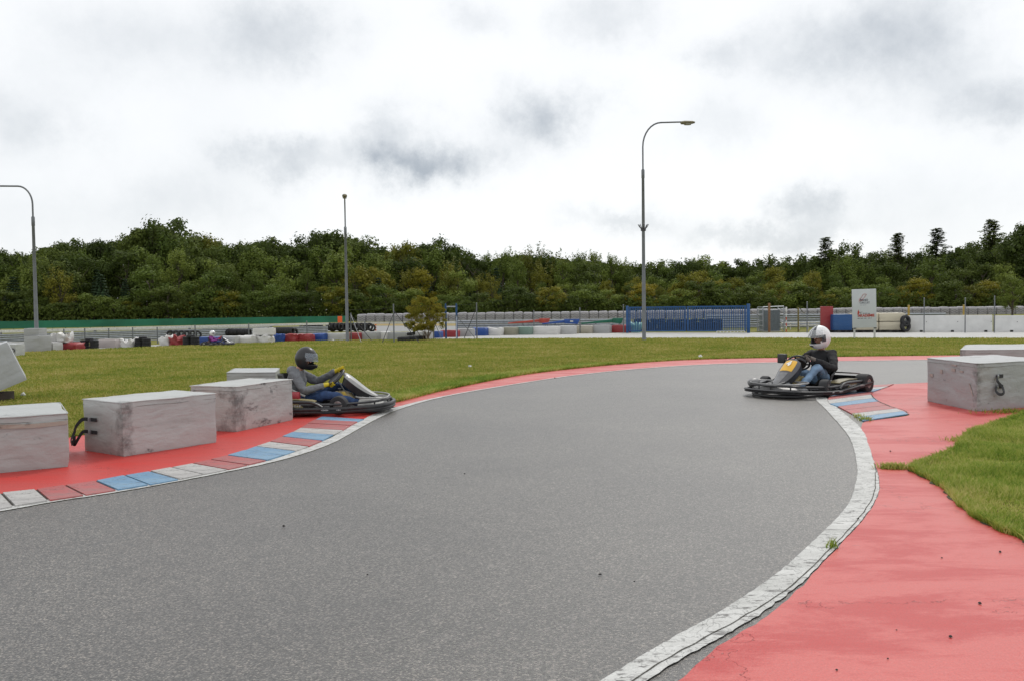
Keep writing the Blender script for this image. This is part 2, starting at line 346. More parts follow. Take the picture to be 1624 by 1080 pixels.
sheet('right_line', curve_g(WI, 12, .009, 20)+list(reversed(curve_g(WO, 12, .012, 16))), .012, MC['white_paint'], cat='road line', label='broad flaking white line along the inner edge')
# joint in the broad line
cj = curve_g([(1389, 740), (1388, 765), (1385, 788), (1362, 824), (1318, 871), (1262, 926), (1205, 965), (1120, 1014), (1060, 1047), (1000, 1085)], 12)
def strip(c, w0, jit=.01):
    a = []; b = []
    for i, p in enumerate(c):
        tt = (c[min(i+1, len(c)-1)]-c[max(i-1, 0)]).normalized(); nn = Vector((-tt.y, tt.x, 0))
        wd = w0*(.6+.8*abs(noise.noise(p*5)))
        off = nn*noise.noise(p*7)*jit*2
        a.append(p+off+nn*wd); b.append(p+off-nn*wd)
    return a+list(reversed(b))
sheet('line_joint', strip(cj, .004, .004), .0145, simple('joint_dirt', (.05, .045, .035), .9), cat='joint', label='dark cracked joint running along the broad white line')
# tufts of dirt & pebbles
# left kerb slabs
kerb = empty('left_kerb', label='kerb of red, white and blue slabs beside the left apron', cat='kerb'); kerb['kind'] = 'structure'
SW, SR, SB = MC['slab_white'], MC['slab_red'], MC['slab_blue']
zz = lambda x, y: (x/3.383, 560+y/3.383)
div = [zz(-700, 865), zz(-560, 945), zz(-520, 840), zz(-380, 915), zz(-350, 812), zz(-210, 883), zz(-170, 787), zz(-60, 857), zz(5, 757), zz(75, 830), zz(190, 738), zz(262, 800), zz(345, 715), zz(455, 771), zz(510, 692), zz(628, 743), zz(665, 662), zz(800, 714), zz(800, 640), zz(962, 685),
       zz(915, 619), zz(1092, 658), zz(1030, 597), zz(1222, 632), zz(1125, 577), zz(1330, 607), zz(1215, 555), zz(1430, 583), zz(1310, 527), zz(1520, 555), zz(1370, 505), zz(1585, 532)]
div += [(427, 702), (490, 710), (446, 694), (511, 701), (463, 687), (529, 691.5), (476, 680), (544, 684), (487, 673), (556, 676.5), (498, 667), (567, 670.5), (510, 661.5), (578, 666)]
cols = [SW, SR, SB, SW, SW, SR, SR, SB, SB, SW, SW, SR, SR, SB, SB, SW, SR, SB, SW, SR, SR, SB]
base = MB(); bpts_a = [G(*div[i]) for i in range(0, len(div), 2)]; bpts_b = [G(*div[i]) for i in range(1, len(div), 2)]
rg = [[a+Vector((0, 0, .009)), b+Vector((0, 0, .009))] for a, b in zip(bpts_a, bpts_b)]
base.loft(rg, closed=False, caps=False); base.build('kerb_bed', simple('kerb_bed_dirt', (.06, .055, .045), .9), kerb)
for i in range(len(bpts_a)-1):
    a0, b0, a1, b1 = bpts_a[i], bpts_b[i], bpts_a[i+1], bpts_b[i+1]
    g = .012/max(.1, (a1-a0).length); g2 = .012/max(.1, (b1-b0).length)
    q = [a0.lerp(a1, g), b0.lerp(b1, g2), b1.lerp(b0, g2), a1.lerp(a0, g)]
    qq = MB(); zt = .022+random.uniform(-.003, .003)
    q[0] = q[0].lerp(q[1], .02); q[3] = q[3].lerp(q[2], .02)
    cc = (q[0]+q[1]+q[2]+q[3])/4
    qq.add([p-cc+Vector((0, 0, 0.0095)) for p in q]+[p.lerp(cc, .006)-cc+Vector((0, 0, zt)) for p in q], [(4, 5, 6, 7), (0, 1, 5, 4), (1, 2, 6, 5), (2, 3, 7, 6), (3, 0, 4, 7)])
    o = qq.build('kerb_slab', cols[i % len(cols)], kerb, loc=cc)
    o['label'] = {SW: 'scuffed white kerb slab', SR: 'faded red kerb slab', SB: 'pale blue kerb slab'}[cols[i % len(cols)]]
kerb2 = empty('right_kerb', label='kerb of blue, red and white slabs beside the right apron', cat='kerb'); kerb2['kind'] = 'structure'
z8 = lambda x, y: (1280+x/3.273, 530+y/3.273)
rows = [(z8(330, 272), z8(450, 262)), (z8(255, 288), z8(420, 275)), (z8(185, 305), z8(385, 287)), (z8(118, 328), z8(340, 303)), (z8(105, 346), z8(328, 318)), (z8(118, 366), z8(352, 336)), (z8(160, 380), z8(374, 353)), (z8(196, 399), z8(425, 374)), (z8(232, 418), z8(463, 391)), (z8(264, 436), z8(500, 405)), (z8(290, 456), z8(524, 420))]
cl2 = [SW, SB, SB, SR, SW, SB, SR, SW, SW, SB]
cl2 = [SR, SW, SB, SR, SW, SB, SR, SR, SW, SB]
for i in range(len(rows)-1):
    a0, b0, a1, b1 = G(*rows[i][0]), G(*rows[i][1]), G(*rows[i+1][0]), G(*rows[i+1][1])
    q = [a0.lerp(a1, .02), b0.lerp(b1, .02), b1.lerp(b0, .02), a1.lerp(a0, .02)]; cc = (q[0]+q[1]+q[2]+q[3])/4
    qq = MB(); qq.add([p-cc+Vector((0, 0, 0.009)) for p in q]+[p.lerp(cc, .006)-cc+Vector((0, 0, .024)) for p in q], [(4, 7, 6, 5), (0, 1, 5, 4), (1, 2, 6, 5), (2, 3, 7, 6), (3, 0, 4, 7)])
    o = qq.build('kerb_slab', cl2[i], kerb2, loc=cc)
    o['label'] = {SW: 'scuffed white kerb slab', SR: 'faded red kerb slab', SB: 'pale blue kerb slab'}[cl2[i]]
cj2 = curve_g([z8(332, 318), z8(355, 345), z8(400, 368), z8(440, 384), z8(500, 402), z8(528, 418)], 10)
sheet('kerb_joint', strip(cj2, .012), .0265, MC['joint_dirt'], cat='joint', label='dark earthy joint between right kerb and red apron')
# ------------------------------------------------------------------ grass blades
def in_poly(X, Y, poly):
    ins = np.zeros(len(X), bool); n = len(poly); j = n-1
    for i in range(n):
        xi, yi = poly[i][0], poly[i][1]; xj, yj = poly[j][0], poly[j][1]
        if yi != yj:
            c = ((yi > Y) != (yj > Y)) & (X < (xj-xi)*(Y-yi)/(yj-yi)+xi); ins ^= c
        j = i
    return ins
def blades(name, X, Y, h, wd, mat, label, cat='grass', z0=0.0):
    n = len(X); a = rng.uniform(0, 2*np.pi, n); le = rng.uniform(.2, 1.1, n); hh = h*rng.uniform(.5, 1.3, n); ww = wd*rng.uniform(.6, 1.3, n)
    la = rng.uniform(0, 2*np.pi, n)
    dx, dy = np.cos(a)*ww/2, np.sin(a)*ww/2; lx, ly = np.cos(la)*hh*le, np.sin(la)*hh*le
    V = np.zeros((n, 5, 3))
    V[:, 0] = np.stack([X-dx, Y-dy, np.full(n, z0)], 1); V[:, 1] = np.stack([X+dx, Y+dy, np.full(n, z0)], 1)
    V[:, 2] = np.stack([X+dx*.8+lx*.35, Y+dy*.8+ly*.35, z0+hh*.6], 1); V[:, 3] = np.stack([X-dx*.8+lx*.35, Y-dy*.8+ly*.35, z0+hh*.6], 1)
    V[:, 4] = np.stack([X+lx, Y+ly, z0+hh], 1)
    k = np.arange(n)[:, None]*5
    T = np.concatenate([k+[[0, 1, 2]], k+[[0, 2, 3]], k+[[3, 2, 4]]], 0)
    o = np_mesh(name, V.reshape(-1, 3), T, mat); setp(o, label, cat, None, 'stuff'); return o
# infield
inf = curve_g(APU[:-1], 4)+curve_g([(600, 641)]+REDO, 4)+[G(1900, 538)]+[G(*p) for p in ((1624, 537), (1200, 536.5), (840, 537.5), (680, 538.5), (560, 540), (400, 544), (250, 550), (85, 556.5), (0, 560.5), (-300, 560))]
n = 900000
u = rng.uniform(0, 1, n); Yd = 8.5/(1-u*(1-8.5/50)); Yd = 8.5*(50/8.5)**u   # denser near
Xd = rng.uniform(-.68, .68, n)*Yd
k = in_poly(Xd, Yd, inf); Xd, Yd = Xd[k], Yd[k]
Xd, Yd = Xd[:330000], Yd[:330000]
blades('infield_grass', Xd, Yd, .032+.0006*Yd, .006+.0011*Yd, MC['field_grass'], 'short olive infield grass between the bend and the barriers')
# lusher fringe along the red strip
def fringe(curve, n, spread, out=1):
    c = np.array([[p.x, p.y] for p in curve]); i = rng.integers(0, len(c)-1, n); tt = rng.uniform(0, 1, n)[:, None]
    p = c[i]*(1-tt)+c[i+1]*tt; d = c[i+1]-c[i]; d /= np.linalg.norm(d, axis=1)[:, None]+1e-9
    nn = np.stack([-d[:, 1], d[:, 0]], 1); return p+nn*out*(np.abs(rng.normal(0, spread, n))-.02)[:, None]
f1 = fringe(curve_g([(600, 641)]+REDO[:6], 8), 26000, .28); f2 = fringe(curve_g(REDO[5:], 8), 9000, .22)
ff = np.concatenate([f1, f2]); blades('fringe_grass', ff[:, 0], ff[:, 1], .07, .017, MC['lush_grass'], 'longer green grass along the red strip of the bend')
patch = [(p.x, p.y) for p in curve_g(RR, 8, .05, 5)] + [(10, 3.2), (14, 5.5), (14, 12)]
px_ = np.array(patch); n = 520000
X = rng.uniform(2.2, 11, n); Y = rng.uniform(4.0, 13.5, n); k = in_poly(X, Y, patch) & (X < .62*Y+2.2); X, Y = X[k], Y[k]
pn = np.array([noise.noise(Vector((x*1.7, y*1.7, 0))) for x, y in zip(X, Y)])
blades('verge_grass', X, Y, .045*(1+1.2*pn), .0065, MC['lush_grass'], 'green grass verge beside the right apron')
e = fringe(list(reversed(curve_g(RR[2:-1], 8, .05, 5))), 8000, .045, -1)
sheet('soil_edge', [p+Vector((.02, 0, 0)) for p in strip(curve_g(RR, 14, .07, 4), .045, .03)], .0105, simple('dark_soil', (.075, .065, .035), .95, scale=20), cat='soil', label='dark mossy soil edge where the verge meets the red apron')
tf = []
for (cx, cy, r_, nn_) in ((1418, 744, (.055, .03), 420), (1408, 743.5, (.03, .02), 120), (1428, 744.5, (.03, .02), 120), (1371, 667, (.05, .04), 150), (1362, 662, (.04, .03), 60), (1318, 870.5, (.02, .02), 40), (1620, 654, (.3, .1), 500), (1525, 699, (.1, .05), 160)):
    g = G(cx, cy); tf.append(np.stack([g.x+rng.normal(0, r_[0], nn_), g.y+rng.normal(0, r_[1], nn_)], 1))
tf = np.concatenate(tf+[e]); blades('grass_tufts', tf[:, 0], tf[:, 1], .055, .008, MC['lush_grass'], 'tufts of grass growing through the joints of the red apron', z0=.006)
# pebbles
PEB = simple('dark_clod', (.03, .027, .025), .9)
for i, (px, py, r_) in enumerate([(450, 837, .016), (952, 914, .015), (1586, 878, .011), (1507, 1013, .011), (1422, 1002, .006), (1408, 1048, .006), (1494, 887, .008), (1361, 825, .014), (1473, 726, .02), (1412, 717, .012), (583, 914, .008), (1006, 925, .007), (737, 753, .01), (880, 600, .02), (1327, 1066, .008), (1554, 960, .012)]):
    g = G(px, py); mb = MB(); n_ = 8; r_ *= .72
    mb.lathe([(r_*.3, 0), (r_*.95, r_*.25), (r_, r_*.6), (r_*.6, r_*1.05), (r_*.1, r_*1.2)], n_)
    mb.v = [tuple(Vector(v)*(1+.5*noise.noise(Vector(v)*60+Vector((i, 0, 0))))) for v in mb.v]
    o = mb.build('clod', PEB, smooth=True, loc=(g.x, g.y, .010))
    setp(o, 'small dark clod of dirt lying on the track or apron', 'clod', 'dark clods on the track and apron')
# ------------------------------------------------------------------ padded blocks
def cloth_box(u, v, Hh, seg=.07, amp=.008, sag=.0, seed=0, round_=.03, lump=0.0, mi=0):
    """fabric covered block: local origin at one bottom corner; u, v horizontal edge vectors. returns verts, faces"""
    nu, nv, nh = (max(3, int(round(q/seg))) for q in (u.length, v.length, Hh))
    bm = bmesh.new(); ids = {}
    def vert(i, j, k):
        key = (i, j, k)
        if key in ids: return ids[key]
        a, b, c = i/nu, j/nv, k/nh
        p = u*a + v*b + Vector((0, 0, Hh*c))
        # rounded edges: pull in towards the core
        la, lb, lc = u.length, v.length, Hh
        q = [a*la, b*lb, c*lc]; dims = [la, lb, lc]; core = [min(max(q[x], round_), dims[x]-round_) for x in range(3)]
        d = [q[x]-core[x] for x in range(3)]; ln = math.sqrt(sum(x*x for x in d))
        if ln > round_*1.0001:
            s = round_/ln; q = [core[x]+d[x]*s for x in range(3)]
        p = u.normalized()*q[0] + v.normalized()*q[1] + Vector((0, 0, q[2]))
        s1 = Vector((seed, seed*.7, 0))
        cx = (a-.5, b-.5, c-.5); nrm = (u.normalized()*(cx[0]*abs(cx[0])*4)+v.normalized()*(cx[1]*abs(cx[1])*4)+Vector((0, 0, cx[2]*abs(cx[2])*4)))
        if nrm.length > 0: nrm.normalize()
        w_ = noise.noise(p*2.2+s1)*amp*1.1 + noise.noise(Vector((p.x*9, p.y*9, p.z*5))+s1)*amp*.35
        fold = math.sin((p.z*.6+p.x*1.0+p.y*.8)*14+3*noise.noise(p*2+s1))*amp*.25
        p = p + nrm*(w_+fold)
        if lump: p = p + nrm*noise.noise(p*2.4/max(.3, Hh)+s1*2)*lump*(.4+c) - Vector((0, 0, max(0, noise.noise(Vector((p.x*2, p.y*2, 5))+s1))*lump*c))
        if sag: p.z -= sag*c*(1-4*(a-.5)**2)*(1-4*(b-.5)**2)
        if k == 0: p.z = 0
        ids[key] = bm.verts.new(p); return ids[key]
    for k in range(nh):
        for i in range(nu):
            bm.faces.new((vert(i, 0, k), vert(i+1, 0, k), vert(i+1, 0, k+1), vert(i, 0, k+1)))
            bm.faces.new((vert(i+1, nv, k), vert(i, nv, k), vert(i, nv, k+1), vert(i+1, nv, k+1)))
        for j in range(nv):
            bm.faces.new((vert(0, j+1, k), vert(0, j, k), vert(0, j, k+1), vert(0, j+1, k+1)))
            bm.faces.new((vert(nu, j, k), vert(nu, j+1, k), vert(nu, j+1, k+1), vert(nu, j, k+1)))
    for i in range(nu):
        for j in range(nv):
            bm.faces.new((vert(i, j, nh), vert(i+1, j, nh), vert(i+1, j+1, nh), vert(i, j+1, nh)))
            bm.faces.new((vert(i, j+1, 0), vert(i+1, j+1, 0), vert(i+1, j, 0), vert(i, j, 0)))
    bm.verts.index_update()
    vs = [x.co.copy() for x in bm.verts]; fs = [[x.index for x in f.verts] for f in bm.faces]; bm.free(); return vs, fs
def block(C, u, v, Hh, mat, name, label, cat, group=None, seg=.05, amp=.012, seed=1, lump=0, sag=.012, round_=.024, z=.009):
    vs, fs = cloth_box(u, v, Hh, seg, amp, sag, seed, round_, lump)
    mb = MB(); mb.add(vs, fs); o = mb.build(name, mat, smooth=True, loc=(C.x, C.y, z), angle=60)
    return setp(o, label, cat, group)
def piping(o, u, v, Hh, mat, seed):
    pts = []
    for a, b_ in ((Vector((0, 0, 0)), u), (u, u+v), (u+v, v), (v, Vector((0, 0, 0)))):
        n_ = 14
        for k in range(n_):
            p = a.lerp(b_, k/n_); c = (u+v)/2; d = (p-c).normalized()
            pts.append(p+d*(.001+.004*noise.noise(p*4+Vector((seed, 0, 0))))+Vector((0, 0, Hh-.012+.007*noise.noise(p*3+Vector((0, seed, 0))))))
    mb = MB(); mb.tube(pts, .0055, 6, closed=True); mb.build('piping', mat, o, True)
    mb = MB(); mb.tube([p-Vector((0, 0, .055+.01*noise.noise(p*5))) for p in pts], .0022, 5, closed=True); mb.build('lid_seam', SEAM, o, True)
SEAM = simple('dirty_seam', (.16, .145, .13), .7)
BM = [cloth_mat('grey_pvc_%d' % i, c, seed=i*3.1, amount=a, rough=.40, corner=(.0, .16, .24, .0, .14)[i], scf=(.62, .62, .57, .66, .62)[i]) for i, (c, a) in enumerate([((.37, .385, .375), .55), ((.41, .42, .41), .5), ((.41, .415, .40), .65), ((.37, .38, .38), .45), ((.35, .36, .36), .45)])]
def vv(x, y): return Vector((x, y, 0))
SEAM = simple('dirty_seam', (.16, .145, .13), .7)
STRAPM = simple('black_webbing', (.018, .018, .022), .6, bmp=.2, scale=60)
BUCK = simple('buckle_metal', (.35, .36, .38), .35, .7)
def face_strap(o, pts, w_=.022, nrm=Vector((0, -1, 0)), name='strap', mat=STRAPM):
    """flat ribbon through local points"""
    pts = catmull(pts, 5); mb = MB(); rings = []
    for i, p in enumerate(pts):
        tt = (pts[min(i+1, len(pts)-1)]-pts[max(i-1, 0)]).normalized(); s = tt.cross(nrm).normalized()*w_
        nn = s.cross(tt).normalized()*.003
        rings.append([p+s+nn, p+s-nn, p-s-nn, p-s+nn])
    mb.loft(rings); return mb.build(name, mat, o, smooth=False)
# block 1
u1 = vv(-.85, -.52).normalized()*1.3; v1 = vv(-.50, .86).normalized()*1.28
C1 = G(110, 741); b1 = block(C1, u1, v1, .55, BM[0], 'padded_block', 'grey padded block at the left edge with a dirty taped band along its side', 'padded block', 'grey padded blocks on the left apron', seed=2, amp=.012)
n1 = -v1.normalized()
mb = MB(); w0 = []
for i in range(14):
    a = i/13; p = u1*a*1.0+n1*.006+n1*.006*math.sin(a*9)+Vector((0, 0, .455-.012*math.sin(a*7))); w0.append([p+Vector((0, 0, .02)), p+n1*.004+Vector((0, 0, .02)), p+n1*.004-Vector((0, 0, .022)), p-Vector((0, 0, .022))])
mb.loft(w0); mb.build('tape_band', cloth_mat('tape_band', (.36, .33, .28), amount=.8, rough=.5), b1, True)
# block 2
C2 = G(196, 725); u2 = vv(.68, .97).normalized()*1.19; v2 = vv(-.66, .47).normalized()*.80
b2 = block(C2, u2, v2, .59, BM[1], 'padded_block', 'grey padded block with two black buckled straps on its left end, mid left row', 'padded block', 'grey padded blocks on the left apron', seed=5)
n2 = -u2.normalized(); vd = v2.normalized()
for k_, zz_ in enumerate((.365, .225)):
    s0 = vd*.50+n2*.010+Vector((0, 0, zz_))
    face_strap(b2, [s0-vd*.0, s0+vd*.12+n2*.004], .02, n2)
    face_strap(b2, [s0+vd*.11+n2*.012, s0+vd*.20+n2*.05+Vector((0, 0, .0)), s0+vd*.30+n2*.07-Vector((0, 0, .08+.03*k_)), s0+vd*.36+n2*.06-Vector((0, 0, .15)), s0+vd*.36+n2*.10-Vector((0, 0, .24-.10*k_)), s0+vd*.27+n2*.13-Vector((0, 0, .25-.13*k_)), s0+vd*.24+n2*.12-Vector((0, 0, .18-.12*k_))], .02, n2)
    mb = MB(); mb.box(s0+vd*.115+n2*.018, (.02, .03, .05), rot=Matrix.Rotation(math.atan2(vd.y, vd.x), 3, 'Z')); mb.build('buckle', BUCK, b2, bevel=.003)
# block 3
C3 = G(374.8, 685.6); u3 = vv(.44, 1.19).normalized()*1.27; v3 = vv(-.94, .35).normalized()*.72
b3 = block(C3, u3, v3, .59, BM[2], 'padded_block', 'grey padded block black with rubber scuffs, directly behind the left kart', 'padded block', 'grey padded blocks on the left apron', seed=9, amp=.01)
# scuff near corner is in material. block 4
d4 = .963*1400/(589-494); p4 = P(359, 589, d4); C4 = vv(p4.x, p4.y)
b4 = block(C4, vv(.80, -.02), vv(-.2, 1.0), .58, BM[3], 'padded_block', 'small grey padded block standing on the grass behind the left row', 'padded block', 'grey padded blocks on the left apron', seed=12, z=.001)
# right blocks
C5 = G(1549, 653); u5 = vv(.92, .40).normalized()*1.5; v5 = vv(-.03, 1).normalized()*1.42
b5 = block(C5, u5, v5, .69, BM[4], 'padded_block', 'large grey padded block with white top on the right red apron', 'padded block', 'grey padded blocks on the right apron', seed=15, amp=.008)
n5 = vv(u5.y, -u5.x).normalized(); ud = u5.normalized()
for zz_ in (.485, .335):
    s0 = ud*.40+n5*.008+Vector((0, 0, zz_)); face_strap(b5, [s0, s0+ud*.12+n5*.003], .026, n5)
    mb = MB(); mb.box(s0+ud*.0+n5*.012, (.03, .02, .05), rot=Matrix.Rotation(math.atan2(ud.y, ud.x), 3, 'Z')); mb.build('buckle', BUCK, b5, bevel=.003)
s0 = ud*.40+n5*.016
face_strap(b5, [s0+Vector((0, 0, .49)), s0-ud*.04+n5*.03+Vector((0, 0, .42)), s0+ud*.06+n5*.03+Vector((0, 0, .33)), s0+ud*.05+n5*.06+Vector((0, 0, .25)), s0-ud*.03+n5*.06+Vector((0, 0, .23)), s0-ud*.07+n5*.03+Vector((0, 0, .28)), s0-ud*.03+n5*.01+Vector((0, 0, .34))], .02, n5)
# remains of stickers on its left face
st_m = simple('torn_sticker', (.36, .31, .28), .6, var=.3, scale=30)
n6 = -ud; vd5 = v5.normalized()
for (a, z_, w_, h_) in ((.62, .55, .10, .045), (.40, .54, .10, .03), (.97, .50, .07, .06), (.14, .30, .018, .2), (1.27, .42, .10, .05), (.6, .62, .14, .02)):
    mb = MB(); p = vd5*a+n6*.010+Vector((0, 0, z_)); mb.box((0, 0, 0), (w_, .006, h_), rot=Matrix.Rotation(math.atan2(vd5.y, vd5.x), 3, 'Z') @ Matrix.Rotation(.5 if h_ > .1 else 0, 3, 'Y')); mb.v = [tuple(Vector(q)+p) for q in mb.v]; mb.build('sticker', st_m, b5)
p6 = vv(8.18, 16.1)
b6 = block(p6, vv(2.2, -.15), vv(1.1, 1.95), .69, BM[4], 'padded_block', 'grey padded block half hidden behind the large block at the right edge', 'padded block', 'grey padded blocks on the right apron', seed=18, amp=.008)
for o_, u_, v_, h_, m_ in ((b1, u1, v1, .55, BM[0]), (b2, u2, v2, .59, BM[1]), (b3, u3, v3, .59, BM[2]), (b4, vv(.80, -.02), vv(-.2, 1.0), .58, BM[3]), (b5, u5, v5, .69, BM[4]), (b6, vv(2.2, -.15), vv(1.1, 1.95), .69, BM[4])): piping(o_, u_, v_, h_, m_, u_.x*7)
# left far blocks on the grass
p7 = G(-52, 642); vs, fs = cloth_box(vv(1.0, .02), vv(0, .9), .74, .06, .009, 0, 21, .03)
mb = MB(); mb.add(vs, fs)
o = mb.build('padded_block', cloth_mat('grey_pvc_smooth', (.40, .41, .42), amount=.25, scuff=False), smooth=True, loc=(p7.x, p7.y, .004), angle=60); o.rotation_euler = (0, R(-23), R(30))
setp(o, 'pale grey padded block tipped over on one edge at the left border of the grass', 'padded block')
g7 = G(8, 620); mb = MB(); mb.box((0, 0, .08), (.22, .5, .16)); oo = mb.build('wooden_chock', simple('dark_wood', (.05, .035, .025), .8), loc=(p7.x+.22, p7.y+.62, .0), bevel=.01); setp(oo, 'dark wooden chock under the tipped grey block', 'chock')
g8 = G(1, 566); b8 = block(g8, vv(.56, .0), vv(-.1, .8), .46, BM[1], 'padded_block', 'pale padded block with a black strap loop, small on the grass behind the tipped block', 'padded block', seed=25, seg=.1, z=.002)
mb = MB(); mb.tube([(.36, -.02, .26), (.42, -.04, .30), (.5, -.04, .3), (.55, -.03, .24), (.5, -.04, .18), (.42, -.04, .18)], .018, 6); mb.build('strap', STRAPM, b8, True)
# ------------------------------------------------------------------ barrier row
C_ = dict(white=(.62, .61, .59), grey=(.34, .345, .345), lgrey=(.46, .46, .455), red=(.29, .028, .032), blue=(.015, .065, .27), olive=(.26, .25, .19), green=(.17, .25, .21), beige=(.38, .35, .29), cream=(.55, .50, .38), rose=(.42, .37, .36), dblue=(.01, .07, .21))
def cmat(c, smooth=False):
    k = 'tarp_'+c
    return cloth_mat(k, C_[c], amount=.35, scuff=False, seed=hash(c) % 7 if False else len(c)*1.3, rough=.45)
TG = 'padded blocks lining the far kart track'
def rowblock(x0, x1, yt, yb, c, label, depth=.6, lump=0., zb=0, group=TG, name='barrier_block', yb1=None, cat='barrier block'):
    a = G(x0, yb); b = G(x1, yb1 or yb); 
    if zb: # raised: base standing at height
        a = a.copy(); b = b.copy()
    d = (a.y+b.y)/2; s = F/d
    h = (yb-yt)/s
    u = b-a; u = u*(1-.02/u.length); n_ = vv(-u.y, u.x).normalized()*depth
    return block(a, u, n_, h, cmat(c), name, label, cat, group, seg=max(.08, min(.16, u.length/8)), amp=.012, seed=x0*.37, lump=lump, round_=.06, z=.006+zb)
R_ = rowblock
R_(-60, 85, 543, 556.5, 'lgrey', 'long low pale grey block at the far left behind the tall wrapped stack')
o = R_(37.5, 63.5, 532.5, 558, 'grey', 'grey wrapped block at the foot of the left lamp post, lower of two', .7)
sc7 = F/G(50, 558).y
R_(38.5, 62.5, 532.5+26, 558, 'grey', 'x') if False else None
a = G(38.2, 558); q = block(a, vv(24.6/sc7, 0), vv(0, .65), 11/sc7, cmat('grey'), 'barrier_block', 'grey wrapped block topping the tall stack by the left lamp post', 'barrier block', TG, seg=.09, amp=.015, seed=3.3, z=.006+25.6/sc7)
R_(85, 121, 543.5, 555, 'red', 'crumpled red block under a white bundle near the left lamp post', lump=.1)
sc8 = F/G(90, 555).y
block(G(73, 555.5)+vv(0, .1), vv(33/sc8, 0), vv(0, .6), 12/sc8, cmat('white'), 'tarp_bundle', 'white tarpaulin bundle lying across the grey and red blocks at the left', 'bundle', 'tarpaulin bundles on the barrier row', seg=.09, amp=.03, seed=8, lump=.2, round_=.12, z=.01+11.2/sc8)
R_(152, 184, 538.3, 551.5, 'rose', 'pinkish white double block between the two left tyre stacks')
R_(185, 209, 538, 551, 'white', 'crumpled white bundle right of the pinkish double block', lump=.22, name='tarp_bundle', group='tarpaulin bundles on the barrier row', cat='bundle')
R_(251, 268, 534.5, 548, 'white', 'white bundle tied against a red bundle left of the far kart', lump=.16, name='tarp_bundle', group='tarpaulin bundles on the barrier row', cat='bundle')
R_(267.5, 286, 534.5, 548, 'red', 'red bundle between a white bundle and a tyre stack', lump=.2, name='tarp_bundle', group='tarpaulin bundles on the barrier row', cat='bundle')
R_(313.5, 346, 534.5, 546.5, 'blue', 'blue block directly behind the far kart')
R_(347, 374, 533.5, 545.3, 'lgrey', 'off white block just right of the far kart')
R_(374.5, 399, 533, 544.8, 'white', 'creased white block, second to the right of the far kart', lump=.05)
R_(399.5, 426, 532, 544.2, 'white', 'sagging white bundle under the stacked white block', lump=.15, name='tarp_bundle', group='tarpaulin bundles on the barrier row', cat='bundle')
sc9 = F/G(416, 544).y
block(G(401, 544.2), vv(32/sc9, 0), vv(0, .6), 11/sc9, cmat('white'), 'barrier_block', 'clean white block stacked on top of a sagging white bundle', 'barrier block', TG, seg=.1, amp=.015, seed=5, z=12.4/sc9)
for a in [(426.5, 446, 530.5, 542.5, 'blue', 'crumpled blue block left of two red blocks', .12), (446.5, 468, 531, 542, 'red', 'sagging red block, left of the pair behind the black helmet', .08), (468.5, 492, 530.5, 541.5, 'red', 'red block, right of the pair behind the black helmet', .05), (493, 515, 529.3, 540.6, 'blue', 'blue block between a red and a pale grey one, left of middle lamp post', .03),
          (515.5, 547.5, 528.5, 540.2, 'lgrey', 'wide pale grey block just left of the middle lamp post', 0), (548, 569.5, 528, 539.6, 'red', 'dark red block directly behind the middle lamp post', 0), (570, 598, 526.8, 539.2, 'grey', 'grey block right of the middle lamp post', 0), (598.5, 613, 526.3, 538.7, 'white', 'short white block between two grey blocks', 0), (613.5, 645, 527, 538.5, 'grey', 'long grey block left of the orange bush', 0), (645.5, 681, 526.5, 537.8, 'lgrey', 'pale grey block behind the orange bush', 0),
          (681.5, 697, 525.7, 536.3, 'blue', 'small blue block right of the orange bush', 0), (697.5, 724, 524, 535, 'red', 'dark red block seen through the blue steel frame', .02), (724.5, 748.5, 521.5, 534, 'grey', 'grey block right of the blue steel frame', 0), (749, 771, 520.3, 532.8, 'blue', 'bright blue block beside the second braced fence post', .03), (771.5, 794, 520, 532.4, 'white', 'white block right of a bright blue one', .04), (794.5, 818, 519.3, 531.8, 'olive', 'olive brown block right of a white block', 0), (818.5, 842, 518.5, 531.3, 'green', 'faded green block in the barrier row', 0),
          (842.5, 885, 517.8, 530.9, 'white', 'long white block with a dark scribble in the barrier row', 0), (885.5, 911, 517, 530.3, 'lgrey', 'pale block right of the long white scribbled block', 0), (912, 939.5, 516.5, 529, 'beige', 'beige block under the green crane boom', 0), (940, 967, 515.8, 528.8, 'grey', 'grey block between the beige and the red end block', 0), (967.5, 1000, 516, 528.2, 'red', 'dark red block ending the row next to the blue gate', .03)]:
    o = R_(*a[:6], lump=a[6]*1.0)
    if 'scribble' in a[5]:
        mb = MB(); hw = F/o.location.y
        pts = [Vector((x, -.03, z)) for x, z in ((.35, .2), (.4, .26), (.44, .2), (.5, .25), (.53, .2), (.6, .27), (.62, .21), (.68, .24), (.72, .21))]
        mb.tube(pts, .008, 5); mb.build('scribble', STRAPM, o, True)
o = R_(999, 1013, 514.5, 528, 'green', 'pale turquoise sack slumped at the left gate post', lump=.25, name='sack', group=None, cat='sack'); o.data.materials[0] = cloth_mat('turquoise_sack', (.25, .5, .45), amount=.2, scuff=False)
